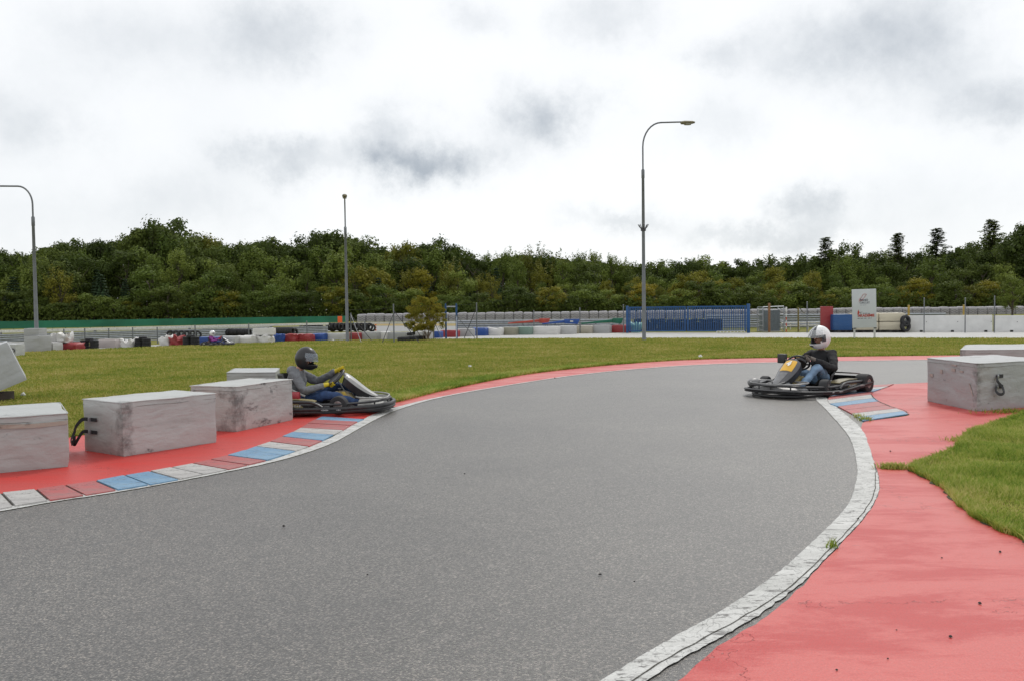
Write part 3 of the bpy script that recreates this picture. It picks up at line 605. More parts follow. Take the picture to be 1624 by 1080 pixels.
# ------------------------------------------------------------------ tyres
def tyre_mesh(r=.30, w_=.2, n=20):
    mb = MB(); ri = r*.56
    prof = [(ri, -w_*.42), (ri*1.05, -w_*.5), (r*.80, -w_*.54), (r*.94, -w_*.48), (r, -w_*.34)]
    for q in (-.2, -.07, .07, .2): prof += [(r*1.005, w_*(q-.03)), (r*.965, w_*(q-.015)), (r*.965, w_*(q+.015)), (r*1.005, w_*(q+.03))]
    prof += [(r, w_*.34), (r*.94, w_*.48), (r*.80, w_*.54), (ri*1.05, w_*.5), (ri, w_*.42)]
    rings = []
    for r_, h_ in prof: rings.append([Vector((r_*math.cos(2*math.pi*j/n), r_*math.sin(2*math.pi*j/n), h_)) for j in range(n)])
    rings.append(rings[0]); mb.loft(rings, 0, True, False); return mb
proto_t = tyre_mesh().build('tyre', RUBBER, smooth=True, angle=50)
tyres = [proto_t]
def tyre(x, y, z, rot=(0, 0, 0), s=1, label='', group=''):
    o = proto_t if not tyre.used else proto_t.copy()
    if tyre.used: col.objects.link(o)
    tyre.used = True
    o.location = (x, y, z); o.rotation_euler = rot; o.scale = (s, s, s)
    setp(o, label, 'tyre', group); return o
tyre.used = False
def stack(px, py, nst, label, group, s=1, jit=.01):
    g = G(px, py)
    for k in range(nst):
        tyre(g.x+random.uniform(-jit, jit), g.y+.3, .1*s+.2*s*k+.005, (0, 0, random.uniform(0, 6)), s, label, group)
for (xs, yb, n_, lab) in (((129.5, 144.5), 553.5, 2, 'black tyre in the stacks left of the pinkish double block'), ((217, 228), 551, 3, 'black tyre in the stacks right of the crumpled white bundle'), ((293, 306), 548.5, 2, 'black tyre in the stacks between the red bundle and the far kart')):
    gy = G(xs[0], yb).y; s = 14/2/(F/gy)/.3
    for x in xs:
        for k in range(n_ if s < .8 else n_):
            pass
    for x in xs: stack(x, yb, 3, lab, lab.replace('black tyre', 'tyres'), s*.98)
    g = G(sum(xs)/2, yb); tyre(g.x, g.y+.3, .62*s, (0, 0, 0), s*.9, 'single tyre on top of the' + lab.split(' in the')[1], lab.replace('black tyre', 'tyres'))
# piled rolls behind the row, left
gi = 0
for (x0, x1, yc, n_, rr, ang, lab) in ((246, 312, 530.5, 7, 6.6, .5, 'black truck tyre lying on its side edge in the left pile behind the row'), (318, 400, 527.5, 12, 6, 1.45, 'black truck tyre in the long roll behind the far kart'), (405, 468, 525.5, 13, 6.2, 1.35, 'black truck tyre in the roll behind the stacked white block'),
                               (475, 513, 519.5, 6, 6.2, .45, 'black truck tyre in the pile left of the middle lamp post'), (517, 592, 518.5, 11, 6.3, .5, 'black truck tyre in the pile around the middle lamp post')):
    for k in range(n_):
        px = x0+rr+(x1-x0-2*rr)*k/(n_-1); Yd = G(px, yc+9).y+1.2; s = rr/(F/Yd)/.3
        q = P(px, yc, Yd); tyre(q.x, q.y, max(.3*s, q.z), (R(90), 0, ang+random.uniform(-.25, .25)), s, lab, lab.replace('black truck tyre', 'truck tyres')).scale.z = s*1.6
        if k % 2 == 0:
            tyre(q.x+.1, q.y+.5, .3*s, (R(90), 0, ang+random.uniform(-.3, .3)), s, 'black truck tyre at the bottom of the piles behind the barrier row', 'truck tyres at the bottom of the piles')
# behind the gate
for k in range(11):
    px = 1014+k*13; yt = 509+random.uniform(-1.5, 1)+(3 if k > 9 else 0); g = G(px, 526); s = 7/(F/g.y)/.3; q = P(px, yt+6.6, g.y)
    nst = 3
    for j in range(3): tyre(g.x+random.uniform(-.03, .03), g.y+1.0, .11+.2*j*s, (0, 0, j), s, 'black tyre in the stacks behind the blue gate', 'tyre stacks behind the gate')
    tyre(g.x+.05, g.y+1.0, .1+.62*s, (R(random.uniform(-14, 14)), R(random.uniform(-10, 10)), 0), s*.9, 'black tyre in the stacks behind the blue gate', 'tyre stacks behind the gate')
for (px, py, zz_, rot) in ((640, 541.5, .11, 0), (655, 540.5, .11, 0), (666, 539.5, .11, 0), (652, 540, .33, .1)):
    g = G(px, py); tyre(g.x, g.y, zz_, (rot, 0, px), 1.0 if zz_ < .2 else .7, 'old black tyre lying in the grass at the foot of the orange bush', 'tyres at the foot of the bush')
# ------------------------------------------------------------------ lamp posts
def lamp_post(px, py, ytop, arm_px, label, rot=0, seen_side=True, collar=.37, braces=None, armlen=None):
    g = G(px, py); s = F/g.y; h = (py-ytop)/s; e = empty('street_lamp', g, rot, label, 'lamp post', 'tall grey lamp posts')
    r0 = .088 if h > 8 else .082; mb = MB(); hc = h*.76; rad = h*.085
    if h > 9.5: hc = h*.748
    pr = [(r0*1.25, 0), (r0*1.25, .06), (r0, .1), (r0*.95, h*.3), (r0*.9, h*.3+.02), (r0*.72, hc-.02), (r0*.85, hc), (r0*.85, hc+.35), (r0*.55, hc+.4)]
    mb.lathe(pr, 14); pts = [(0, 0, hc+.3), (0, 0, h-rad*1.3)]
    for k in range(1, 9):
        a = k/8*math.pi/2; pts.append((rad*(1-math.cos(a)), 0, h-rad*1.3+rad*1.3*math.sin(a)))
    AL = armlen if armlen else arm_px/s
    pts.append((AL, 0, h+.015)); mb.build('pole', POLE, e, True)
    m2 = MB(); m2.tube(pts, .036, 10); m2.build('arm', POLE, e, True)
    hd = MB(); rings = []
    for x, w_, t_, b_ in ((-.08, .05, .03, -.05), (-.04, .11, .05, -.12), (.12, .14, .09, -.13), (.46, .13, .08, -.10), (.58, .09, .02, -.06)):
        rings.append([(AL+x, w_*math.cos(a), (t_ if math.sin(a) > 0 else -b_)*math.sin(a)) for a in (2*math.pi*k/12 for k in range(12))])
    hd.loft(rings); hd.v = [(x, y*.85, z*.8+h) for x, y, z in hd.v]
    hdo = hd.build('lamp_head', simple('lamp_head_grey', (.2, .18, .12), .5, var=.4, scale=12), e, True)
    gl = MB(); gl.lathe([(.02, -.135), (.09, -.125), (.10, -.09), (.10, -.06)], 12); gl.v = [(x*1.7+AL+.25, y, z+h) for x, y, z in gl.v]
    gl.build('lamp_lens', simple('lens_yellowed', (.24, .23, .18), .2), hdo, True)
    return e, g, s, h
e, g, s, h = lamp_post(1021.5, 540, 198, 62, 'tall grey lamp post with its curved arm pointing right, in front of the blue gate')
mb = MB(); zc = (540-362)/s
for k in range(8):
    a = k/8*2*math.pi; mb.tube([(0.07*math.cos(a), .07*math.sin(a), zc-.1), (.18*math.cos(a), .18*math.sin(a), zc+.03), (.24*math.cos(a), .24*math.sin(a), zc+.14)], .016, 5)
mb.lathe([(.10, zc-.16), (.12, zc-.15), (.12, zc-.04), (.09, zc-.03)], 12); mb.build('spike_collar', DARKM, e, True)
lamp_post(551, 541.5, 320, 0, 'middle lamp post seen end on, with its arm towards the viewer', rot=R(-79.5), armlen=1.7)
lamp_post(59, 556, 297, 60, 'left lamp post with its curved arm pointing left out of view', rot=R(182))
# ------------------------------------------------------------------ fence posts
def post(px, py, yt, label, group='wire fence posts', r_=.032, mat=POLE, braces=(), name='fence_post'):
    g = G(px, py); s = F/g.y; h = (py-yt)/s; e = empty(name, g, 0, label, 'fence post', group)
    mb = MB(); mb.lathe([(r_, 0), (r_, h-.03), (r_*1.15, h-.03), (r_*1.15, h), (r_*.3, h+.01)], 10); mb.build('post', mat, e, True)
    for (x1, y1, x2, y2, dm) in braces:
        top = Vector(((x1-px)/s, 0, (py-y1)/s)); b = G(x2, y2)-g
        mb = MB(); mb.tube([top, b], r_*.55, 7); mb.build('brace', POLE if not dm else DARKM, e, True)
    return e
g = G(551, 541.5)
post(557, 541, 497, 'short post with two slanting struts beside the middle lamp post', None, braces=((557, 499, 573, 543.5, 0), (557, 500, 590, 541, 1)))
e1 = post(625, 543.5, 483, 'braced steel fence post left of the orange bush', None, braces=((625, 497, 606, 544.5, 1), (625, 493, 665, 543.5, 1)))
e2 = post(756.5, 537.5, 481, 'braced steel fence post right of the blue steel frame', None, braces=((756, 489, 736, 537, 1), (724, 500, 754, 537, 0)))
post(688, 538, 505, 'low braced post at the right side of the orange bush', None, braces=((688, 508, 700, 536.5, 0), (694, 510, 681, 536, 1)))
for (px, py, yt) in ((102, 549, 522), (135, 548, 521), (173, 548, 521), (211, 546.5, 519.5), (250, 545, 519), (310, 543, 516), (395, 540, 513), (487, 538, 509.5), (579, 537, 510), (847, 529.5, 493), (920, 529, 488.5), (989, 528.5, 483.5), (1280, 528, 479)):
    post(px, py, yt, 'thin steel fence post standing behind the barrier row', 'thin posts behind the barrier row')
for (px, yt) in ((1465.5, 473), (1530.5, 473), (1577, 470)): post(px, 528, yt, 'grey steel post rising behind the white concrete wall', 'steel posts behind the concrete wall', .028, POLE)
YEL = simple('yellow_post_paint', (.35, .24, .05), .6)
for (px, yt) in ((1441, 484.5), (1528.5, 484)): post(px, 526, yt, 'short yellow post behind the white concrete wall', 'yellow posts behind the concrete wall', .06, YEL)
post(1266, 527, 488, 'olive braced post in the gap right of the grey shed', None, .045, simple('olive_post', (.16, .13, .04), .7), braces=((1268, 489, 1285, 508, 1),))
# wires between the braced posts
for (p0, y0, p1, y1, n0) in ((557, 492, 625, 488, 'a'), (625, 486, 756, 483, 'b')):
    A = P(p0, y0, G(p0, 542).y); B = P(p1, y1, G(p1, 540).y); mid = (A+B)/2-Vector((0, 0, .04))
    mb = MB(); mb.tube([A, mid, B], .003, 4); setp(mb.build('fence_wire', DARKM, smooth=True), 'thin top wire running from the %s braced post towards the right' % ('first' if n0 == 'a' else 'second'), 'wire')
# blue steel frame
g = G(716, 537.5); s = F/g.y; e = empty('blue_frame', g, 0, 'blue steel goal like frame with a pale crossbar beside the orange bush', 'steel frame')
for sg in (-1, 1):
    mb = MB(); mb.box((sg*8.5/s, 0, 27/s), (.09, .09, 54/s)); mb.lathe([(.03, 0), (.03, .06)], 8, c=(sg*8.5/s, 0, 54/s)); mb.build('frame_post', BLUEP, e)
mb = MB(); mb.tube([(-8.5/s, 0, 50.5/s), (8.5/s, 0, 50.5/s)], .035, 8); mb.build('crossbar', STEEL, e, True)
mb = MB(); mb.tube([(9/s, 0, 37/s), (9/s+.03, -1.3, 0)], .022, 6); mb.build('strut', STEEL, e, True)
# ------------------------------------------------------------------ gate
gl = G(995, 528.6); gr = G(1187, 528.4); dg = gr-gl; ln = dg.length; ez = math.atan2(dg.y, dg.x); s = F/gl.y
e = empty('double_gate', gl, ez, 'long blue barred double gate behind the right lamp post', 'gate')
hh = 42/s
for x, w_ in ((0, .13), (ln, .17)):
    mb = MB(); mb.box((x, 0, hh/2+.02), (w_, w_, hh+.04+(.06 if x else 0))); mb.build('gate_post', BLUEP, e, bevel=.008)
for x0, x1 in ((.09, ln/2-.03), (ln/2+.03, ln-.12)):
    mb = MB(); n_ = 33
    for z in (.12, hh-.06): mb.box(((x0+x1)/2, 0, z), (x1-x0, .05, .07))
    for x in (x0+.03, x1-.03): mb.box((x, 0, hh/2+.03), (.06, .052, hh-.2))
    for k in range(1, n_): mb.box((x0+(x1-x0)*k/n_, 0, hh/2+.03), (.046, .03, hh-.22))
    mb.build('gate_leaf', BLUEP, e)
# white rack at its foot
g = G(1156, 528.5); s = F/g.y; mb = MB(); W_ = 44/s
for z in (.02, .11): mb.box((0, 0, z), (W_, .04, .03))
for k in range(9): mb.box((-W_/2+W_*k/8, 0, .065), (.04, .042, .06))
setp(mb.build('low_rack', simple('white_rack', (.6, .6, .55), .5), loc=(g.x, g.y-.4, 0.005)), 'low white slatted rack lying below the blue gate', 'rack')
# grey shed with frames
g = G(1225, 526.5); s = F/g.y; e = empty('tool_locker', g, 0, 'grey corrugated steel locker inside an open pipe frame, right of the gate', 'locker')
mb = MB(); n_ = 22; W_ = 24/s; Hh = 34/s; pr = []
for k in range(n_+1):
    x = -W_/2+W_*k/n_; pr.append((x, -.02*(k % 2)))
rings = [[(x, y, .05) for x, y in pr]+[(W_/2, 1.2, .05), (-W_/2, 1.2, .05)], [(x, y, Hh) for x, y in pr]+[(W_/2, 1.2, Hh), (-W_/2, 1.2, Hh)]]
mb.loft(rings); mb.build('locker_body', simple('locker_grey', (.13, .155, .17), .5, var=.2), e)
mb = MB(); mb.box((0, .6, .025), (W_*1.2, 1.5, .05)); mb.build('plinth', MC['pale'], e)
for sx in (-1, 1):
    mb = MB(); x = sx*16.5/s
    for y in (-.2, .9): mb.tube([(x, y, 0), (x, y, 39/s)], .03, 6)
    for z in (.12, .35, .65, .95, 1.25, 39/s): mb.tube([(x, -.2, min(z, 39/s)), (x, .9, min(z, 39/s))], .02, 6); 
    for xx in (-.18, .18): mb.tube([(x+xx, .3, 0), (x+xx, .3, 36/s)], .025, 6)
    for z in (.2, .6, 1.0, 36/s): mb.tube([(x-.18, .3, z), (x+.18, .3, z)], .02, 6)
    mb.build('side_frame', STEEL, e, True)
mb = MB(); mb.tube([(-16.5/s, -.2, 39/s), (16.5/s, -.2, 40/s)], .03, 6); mb.build('top_rail', STEEL, e, True)
post(1220, 527.4, 481.5, 'rusty brown post in front of the grey locker', None, .07, WOODM, name='rusty_post')
g = G(1247, 527); s = F/g.y; e = empty('marker_post', g, 0, 'slim red and white banded marker post right of the locker', 'marker post')
rm = simple('marker_red', (.5, .08, .05), .5); wm = simple('marker_white', (.6, .6, .58), .5)
for k in range(6):
    mb = MB(); mb.lathe([(.03, .17*k), (.03, .17*k+.17)], 10); mb.build('band', (rm, wm)[k % 2], e, True)
mb = MB(); mb.lathe([(.015, 1.02), (.015, 1.15), (.045, 1.15), (.05, 1.4), (.03, 1.42)], 10); mb.build('reflector', wm, e, True)
# ------------------------------------------------------------------ right group of big blocks, wall
def wall_block(x0, x1, yt, yb, c, label, depth=.9, z0=.12, name='barrier_block', seg=.15):
    a = G(x0, yb); b = G(x1, yb); s = F/a.y; u = b-a; u = u*(1-.03/u.length)
    return block(a, u, vv(0, depth), (yb-yt)/s-z0, cmat(c), name, label, 'barrier block', 'large blocks beside the sign', seg=seg, amp=.01, seed=x0, round_=.05, z=z0)
a = G(1301.5, 527.3); s = F/a.y
block(a, vv(20/s, 0), vv(.42, 1.3), 38/s, cmat('red'), 'barrier_block', 'tall faded red block standing left of the blue block', 'barrier block', 'large blocks beside the sign', seg=.15, amp=.01, z=.1)
wall_block(1322, 1353, 499, 527.5, 'dblue', 'plain blue block between the tall red block and the sign')
hb = 12.8/s
a = G(1353.5, 527.4)
for k_, (x0, x1) in enumerate(((1353.5, 1394), (1394.5, 1437))):
    for lv in (0, 1):
        a = G(x0, 527.4); b = G(x1, 527.4)
        block(a, (b-a)*.995, vv(.05, 1.0), hb, cmat('cream'), 'barrier_block', '%s cream block %s' % (('lower', 'upper')[lv], ('partly hidden behind the white sign', 'right of the sign next to the concrete wall')[k_]), 'barrier block', 'large blocks beside the sign', seg=.14, amp=.012, seed=k_*3+lv, round_=.07, z=.13+lv*(hb+.02))
mb = MB(); a = G(1356, 527.4); b = G(1437, 527.4); Ls = (b-a).length; mb.box((Ls/2, -.012, .14+hb), (Ls, .01, .03)); setp(mb.build('webbing_strap', STRAPM, loc=a), 'dark green strap running along the joint of the cream blocks', 'strap')
for k in range(5):
    x0 = 1303+k*27; a = G(x0, 527.8); mb = MB(); s_ = F/a.y; W_ = 24/s_
    for z in (.012, .105): mb.box((W_/2, .5, z), (W_, 1.0, .02))
    for xx in (.05, W_/2, W_-.05): mb.box((xx, .5, .058), (.1, .98, .075))
    setp(mb.build('pallet', simple('black_pallet', (.03, .027, .025), .7), loc=(a.x, a.y-.06, .002)), 'dark pallet under the row of large coloured blocks', 'pallet', 'pallets under the large blocks')
g = G(1434, 527.5); sT = F/g.y
for k, (zz_, rt) in enumerate(((.33, (R(88), 0, .3)), (.62, (R(88), 0, .35)))): tyre(g.x, g.y-.14, zz_, rt, 1.0, ('lower', 'upper')[k]+' black tyre leaning against the end of the cream blocks', None)
CONC = simple('pale_concrete', (.60, .60, .59), .7, var=.1, scale=2, bmp=.2)
notch = simple('drain_hole', (.02, .02, .02), .9)
for k_, (x0, x1) in enumerate(((1438.5, 1575.5), (1576.5, 1760))):
    a = G(x0, 527); b = G(x1, 527); s = F/a.y; e = empty('concrete_wall', a, math.atan2((b-a).y, (b-a).x), ('white concrete barrier wall with drain holes right of the cream blocks', 'second white concrete wall section at the right edge')[k_], 'concrete wall', 'white concrete walls')
    Ls = (b-a).length-.04; h = 26/s; mb = MB(); rings = []
    for x in (0, Ls): rings.append([(x, 0, 0), (x, .03, .2), (x, .12, h), (x, .42, h), (x, .5, .2), (x, .53, 0)])
    mb.loft(rings); mb.build('wall_body', CONC, e, bevel=.015)
    xs_ = (1459, 1503, 1549) if k_ == 0 else (1601, 1645)
    for x in xs_:
        mb = MB(); mb.box(((x-x0)/s, .005, .05), (.14, .06, .1)); mb.build('drain_hole', notch, e, bevel=.01)
        mb = MB(); mb.lathe([(.02, 0), (.02, .02)], 8, axis='y', c=((x-x0)/s+.25, .04, h*.62)); mb.build('lifting_eye', notch, e)
# ------------------------------------------------------------------ sign
gl = G(1355.5, 537.3); gr = G(1387, 537.0); s = F/gl.y; e = empty('sign_board', (gl+gr)/2, 0, 'white free standing sign board with a red circuit drawing and red lettering', 'sign')
hw = 16/s
WH = simple('sign_white', (.52, .55, .58), .35, var=.05, scale=2)
FRM = simple('sign_frame', (.55, .56, .56), .4, .2)
zb_, zt_ = 17/s, 78/s
for sx in (-1, 1):
    mb = MB(); mb.box((sx*hw, .02, (zb_+.1)/2), (.07, .05, zb_+.1)); mb.build('leg', FRM, e)
mb = MB(); mb.box((0, -.015, (zb_+zt_)/2), (38/s, .06, zt_-zb_)); bo = mb.build('board', WH, e, bevel=.012)
bo.rotation_euler.y = R(-1.2)
RED = simple('logo_red', (.42, .05, .03), .5); DKT = simple('logo_dark', (.05, .055, .09), .5)
def text(body, x, z, size, mat, parent, name='lettering', bold=0.0, y=-.052, rot=0, shear=0, ext=.002):
    cu = bpy.data.curves.new(name, 'FONT'); cu.body = body; cu.size = size; cu.extrude = ext; cu.offset = bold; cu.align_x = 'CENTER'; cu.align_y = 'CENTER'; cu.shear = shear
    to = bpy.data.objects.new('tmp', cu); col.objects.link(to); dg_ = bpy.context.evaluated_depsgraph_get()
    me = bpy.data.meshes.new_from_object(to.evaluated_get(dg_)); bpy.data.objects.remove(to)
    me.materials.clear(); me.materials.append(mat); o = bpy.data.objects.new(name, me); col.objects.link(o); o.parent = parent
    o.location = (x, y, z); o.rotation_euler = (R(90), 0, rot); return o
def sg(px, py): return ((px-1372.5)/s, (537.3-py)/s)
x, z = sg(1372, 476.8); text('BRNO', x, z, .13, DKT, bo, bold=.002)
x, z = sg(1373, 481); text('CIRCUIT', x, z, .12, DKT, bo, bold=.0)
x, z = sg(1375, 501.3); text('AKADEMIE', x, z, .155, RED, bo, bold=.006)
mb = MB()
for px_, w_, py_ in ((1371, 3, 497.6), (1375, 4, 497.6), (1379.5, 3, 498), (1363, 4, 505.4), (1368, 4, 505.4), (1373.5, 4, 505.5), (1379.5, 3.5, 505.5), (1382.8, 1.5, 505.5), (1367, 3, 484.5), (1371, 3, 484.5), (1374, 2, 484.5)):
    x, z = sg(px_, py_); mb.box((x, -.049, z), (w_/s*.9, .006, (.022 if py_ > 490 else .01)))
mb.build('small_lettering', DKT, bo)
mb = MB(); tr = [sg(*q) for q in ((1364, 479.5), (1365, 476.5), (1366.5, 478), (1368.5, 477.5), (1370, 474.5), (1373, 472), (1374, 470), (1376, 467.5), (1372.5, 467), (1370, 468.5), (1368.5, 471.5), (1366.5, 473.5), (1364, 476))]
mb.tube(catmull([(x, -.05, z) for x, z in tr], 4), .014, 5, flat=.5); mb.build('track_drawing', RED, bo, True)
mb = MB(); fl = [sg(*q) for q in ((1361, 499.5), (1361.5, 495), (1363, 491.5), (1363.8, 494.5), (1365, 496), (1363.5, 498), (1362.5, 500))]
mb.add([(x, -.051, z) for x, z in fl]+[(x, -.045, z) for x, z in fl], [tuple(range(7)), tuple(range(13, 6, -1))]); mb.build('flame_mark', RED, bo)
mb = MB(); tr = [sg(*q) for q in ((1361, 501), (1363, 502.5), (1364, 500.5), (1367, 499), (1366, 496), (1369, 495.5))]
mb.tube(catmull([(x, -.05, z) for x, z in tr], 4), .008, 5); mb.build('flourish', DKT, bo, True)
for sx in (-1, 1):
    mb = MB(); mb.box((sx*hw, -.05, zb_-.02), (.12, .03, .04)); mb.build('clamp', DARKM, e)
# ------------------------------------------------------------------ guardrails, fences, walls beyond
def rail(pts, label, hgt, n_r=3, cap=None, name='guardrail', rw=.30, mat=STEEL):
    e = empty(name, pts[0], 0, label, 'guardrail'); o0 = Vector(pts[0]); prof = [(0, -.15), (-.035, -.11), (-.06, -.075), (-.035, -.03), (0, 0), (-.035, .03), (-.06, .075), (-.035, .11), (0, .15)]
    for k in range(n_r):
        zc = hgt-.17-k*rw; mb = MB(); rings = []
        for p in pts: rings.append([p-o0+Vector((0, y*rw/.31, zc+z*rw/.31)) for y, z in prof]+[p-o0+Vector((0, .004, zc+.15*rw/.31)), p-o0+Vector((0, .004, zc-.15*rw/.31))])
        mb.loft(rings); mb.build('rail', mat, e, True)
    for i in range(len(pts)-1):
        d_ = (pts[i+1]-pts[i]); k_ = max(1, int(d_.length/3.6))
        for j in range(k_):
            p = pts[i]+d_*j/k_-o0; mb = MB(); mb.box(p+Vector((0, .08, hgt/2)), (.1, .12, hgt)); mb.build('rail_post', STEEL, e)
    if cap:
        mb = MB(); mb.loft([[p-o0+Vector((0, -.06, hgt+.005)), p-o0+Vector((0, -.06, hgt+cap[0])), p-o0+Vector((0, .3, hgt+cap[0])), p-o0+Vector((0, .3, hgt+.005))] for p in pts]); mb.build('cap_board', cap[1], e)
    return e
rp = [G(x, y) for x, y in ((-160, 551.5), (0, 547.5), (150, 542.5), (300, 537.5), (430, 533.5), (520, 531))]
hR = (551-530)/(F/rp[1].y)
rail(rp, 'triple grey steel guardrail with a white board on top at the left', .62, 3, (.13, simple('white_board', (.6, .6, .57), .5)), rw=.205)
rail([G(x, y) for x, y in ((724, 522.5), (800, 522), (880, 521), (1000, 520.5))], 'steel guardrail with red end behind the blue and red booms', .7, 2)
rail([G(x, y) for x, y in ((1120, 521.5), (1300, 520.5), (1500, 520))], 'weathered guardrail stretch behind the grey locker', .95, 3)
# low white rails in the gap right of the locker
mb = MB(); a = G(1240, 523.5); s = F/a.y
for z in (.25, .42): mb.tube([(0, 0, z), (60/s, 0, z+.01)], .035, 6)
for k in range(5): mb.box((k*14/s, .04, .24), (.05, .05, .48))
setp(mb.build('low_railing', simple('white_rail', (.5, .5, .48), .5), loc=a), 'low pale railing in the gap between locker and red block', 'railing')
# green screen fence
gp = [G(x, y) for x, y in ((-260, 528.5), (0, 524), (200, 520), (400, 515.8), (552, 512.8))]
e = empty('screen_fence', gp[0], 0, 'green mesh screen fence running along the foot of the wood at the left', 'fence'); mb = MB(); rings = []; o0 = gp[0]
GREEN = simple('green_screen', (.012, .135, .075), .7, var=.35, scale=.35)
pts = []
for i in range(len(gp)-1):
    for k in range(20): pts.append(gp[i].lerp(gp[i+1], k/20))
pts.append(gp[-1])
for p in pts:
    q = p-o0; j = .05*noise.noise(p*.8); rings.append([q+Vector((0, j, .12)), q+Vector((0, -j, .86+.03*noise.noise(p*2))), q+Vector((0, .02-j, .86+.03*noise.noise(p*2))), q+Vector((0, .02+j, .12))])
mb.loft(rings); mb.build('screen', GREEN, e, True)
for i in range(0, len(pts), 2):
    mb = MB(); mb.lathe([(.03, 0), (.03, .98)], 6, c=pts[i]-o0+Vector((0, .08, 0))); mb.build('fence_stake', DARKM, e)
# white low wall under the green fence
mb = MB(); q = [G(x, y) for x, y in ((-260, 533), (0, 528.6), (300, 522), (430, 519))]
mb.loft([[p-q[0], p-q[0]+Vector((0, 0, .16)), p-q[0]+Vector((0, .4, .16)), p-q[0]+Vector((0, .4, 0))] for p in q]); setp(mb.build('low_wall', simple('white_curb', (.5, .5, .48), .6), loc=q[0]), 'low white kerb wall below the green screen fence', 'wall')
# orange marker boards
for (px, py, yt, w_, lab) in ((539.5, 524, 502, 7, 'orange marker board on the green fence near the middle lamp post'), ):
    g = G(px, py-10); s = F/g.y; e = empty('marker_board', g, 0, lab, 'marker board'); mb = MB(); mb.box((0, -.1, (py-10-yt)/s-.35), (w_/s, .05, 10/s)); mb.build('board', simple('marker_orange', (.75, .11, .02), .5), e); mb = MB(); mb.lathe([(.03, 0), (.03, .8)], 8); mb.build('post', STEEL, e)
g = G(596, 526); s = F/g.y; e = empty('marker_post', g, 0, 'narrow orange and white striped marker post right of the tyre piles', 'marker post')
for k in range(5):
    mb = MB(); mb.box((0, 0, .1+.09*k*1.0), (.09, .05, .088)); mb.build('band', (MC['marker_orange'], wm)[k % 2], e)
# far wrapped tyre wall
WR = cloth_mat('wrapped_grey', (.34, .33, .35), amount=.5, scuff=True, rough=.6)
protos = []
for k in range(5):
    vs, fs = cloth_box(vv(1.16, 0), vv(0, 1.0), 1.02, .17, .035, .0, k*7.3, .16)
    mb = MB(); mb.add(vs, fs)
    pr = mb.build('wrapped_tyres', WR, smooth=True, angle=70); rb = MB()
    for z in (.35, .62): rb.tube([(x*.1, -.03-.02*math.sin(x*2.0+k), z+.09*math.sin(x*1.1+k*2)) for x in range(12)], .018, 4)
    rb.build('rope', simple('dark_rope', (.05, .05, .055), .8), pr, True)
    protos.append(pr)
wp = [G(x, y) for x, y in ((566, 511), (812, 508.3), (1100, 505), (1440, 500.8), (1640, 498.3))]
wl = [0]
for i in range(4): wl.append(wl[-1]+(wp[i+1]-wp[i]).length)
n_ = int(wl[-1]/1.2); WG = 'grey wrapped tyre bundles along the far circuit'
for k in range(n_):
    d_ = k*1.2; i = max(j for j in range(4) if wl[j] <= d_); tt = (d_-wl[i])/(wl[i+1]-wl[i]); p = wp[i].lerp(wp[i+1], tt); dv = wp[i+1]-wp[i]
    o = protos[k % 5] if k < 5 else copy_tree(protos[(k*3+k//4) % 5])
    if k == 0: o = protos[0]
    o.location = (p.x, p.y, 0.0); o.rotation_euler.z = math.atan2(dv.y, dv.x)+random.uniform(-.03, .03); o.scale = (1, 1, random.uniform(.96, 1.04))
    setp(o, 'grey wrapped tyre bundle in the long wall before the wood', 'tyre bundle', WG)
setp(protos[0], 'paler rounded wrapped bundle beginning the long grey wall at its left end', 'tyre bundle', WG)
# low pale wall in front of it
mb = MB(); q = [G(x, y) for x, y in ((566, 514.5), (812, 511.8), (1000, 509.5))]
mb.loft([[p-q[0], p-q[0]+Vector((0, 0, .2)), p-q[0]+Vector((0, .4, .2)), p-q[0]+Vector((0, .4, 0))] for p in q]); setp(mb.build('low_wall', MC['white_curb'], loc=q[0]), 'low pale wall in front of the long wrapped tyre wall', 'wall')
# ------------------------------------------------------------------ booms: red, blue, green
def boom(x0, x1, yt, yb, xm, c, label, flip=False):
    """a slanting beam on a trestle ending in a counterweight box"""
    g = G(x0, 526); gb = G(x1, 526); s = F/g.y; W_ = (x1-x0)/s; e = empty('barrier_boom', g, 0, label, 'barrier boom', None)
    mt = simple('boom_'+c, {'red': (.42, .06, .04), 'blue': (.02, .08, .33), 'green': (.01, .13, .08)}[c], .45, var=.2, scale=3)
    zt = (526-yt)/s; zb2 = (526-yb)/s; bx = (x1-xm)/s
    mb = MB(); mb.loft([[(0, 0, zb2), (0, .25, zb2), (0, .25, zb2+.08), (0, 0, zb2+.08)], [(W_-bx, 0, zb2+.10), (W_-bx, .25, zb2+.1), (W_-bx, .25, zt-.06), (W_-bx, 0, zt-.06)]]); mb.build('beam', mt, e, bevel=.01)
    mb = MB(); mb.loft([[(W_-bx+.01, -.06, zb2+.06), (W_-bx+.01, .33, zb2+.06), (W_-bx+.01, .33, zt), (W_-bx+.01, -.06, zt)], [(W_-.15, -.06, zb2), (W_-.15, .33, zb2), (W_, .33, zt), (W_, -.06, zt)]]); mb.build('counterweight', mt, e, bevel=.012)
    mb = MB()
    for x in (W_*.35, W_-.25): mb.tube([(x-.15, .12, 0), (x, .12, zb2+.08), (x+.15, .12, 0)], .03, 6)
    mb.build('trestle', DARKM, e, True)
    return e, s, W_, zt, zb2
boom(806, 873, 506, 514, 855, 'red', 'red boom with a wedge shaped end, left of the blue one')
e, s, W_, zt, zb2 = boom(860, 920, 507, 515, 895, 'blue', 'blue boom with a white mark on its box, between the red and green ones')
mb = MB(); mb.box((W_-.55, -.07, (zt+zb2)/2+.02), (.2, .01, .09)); mb.build('white_mark', wm, e)
boom(922, 989, 505.5, 514.5, 972, 'green', 'green boom sloping up beside the blue gate')
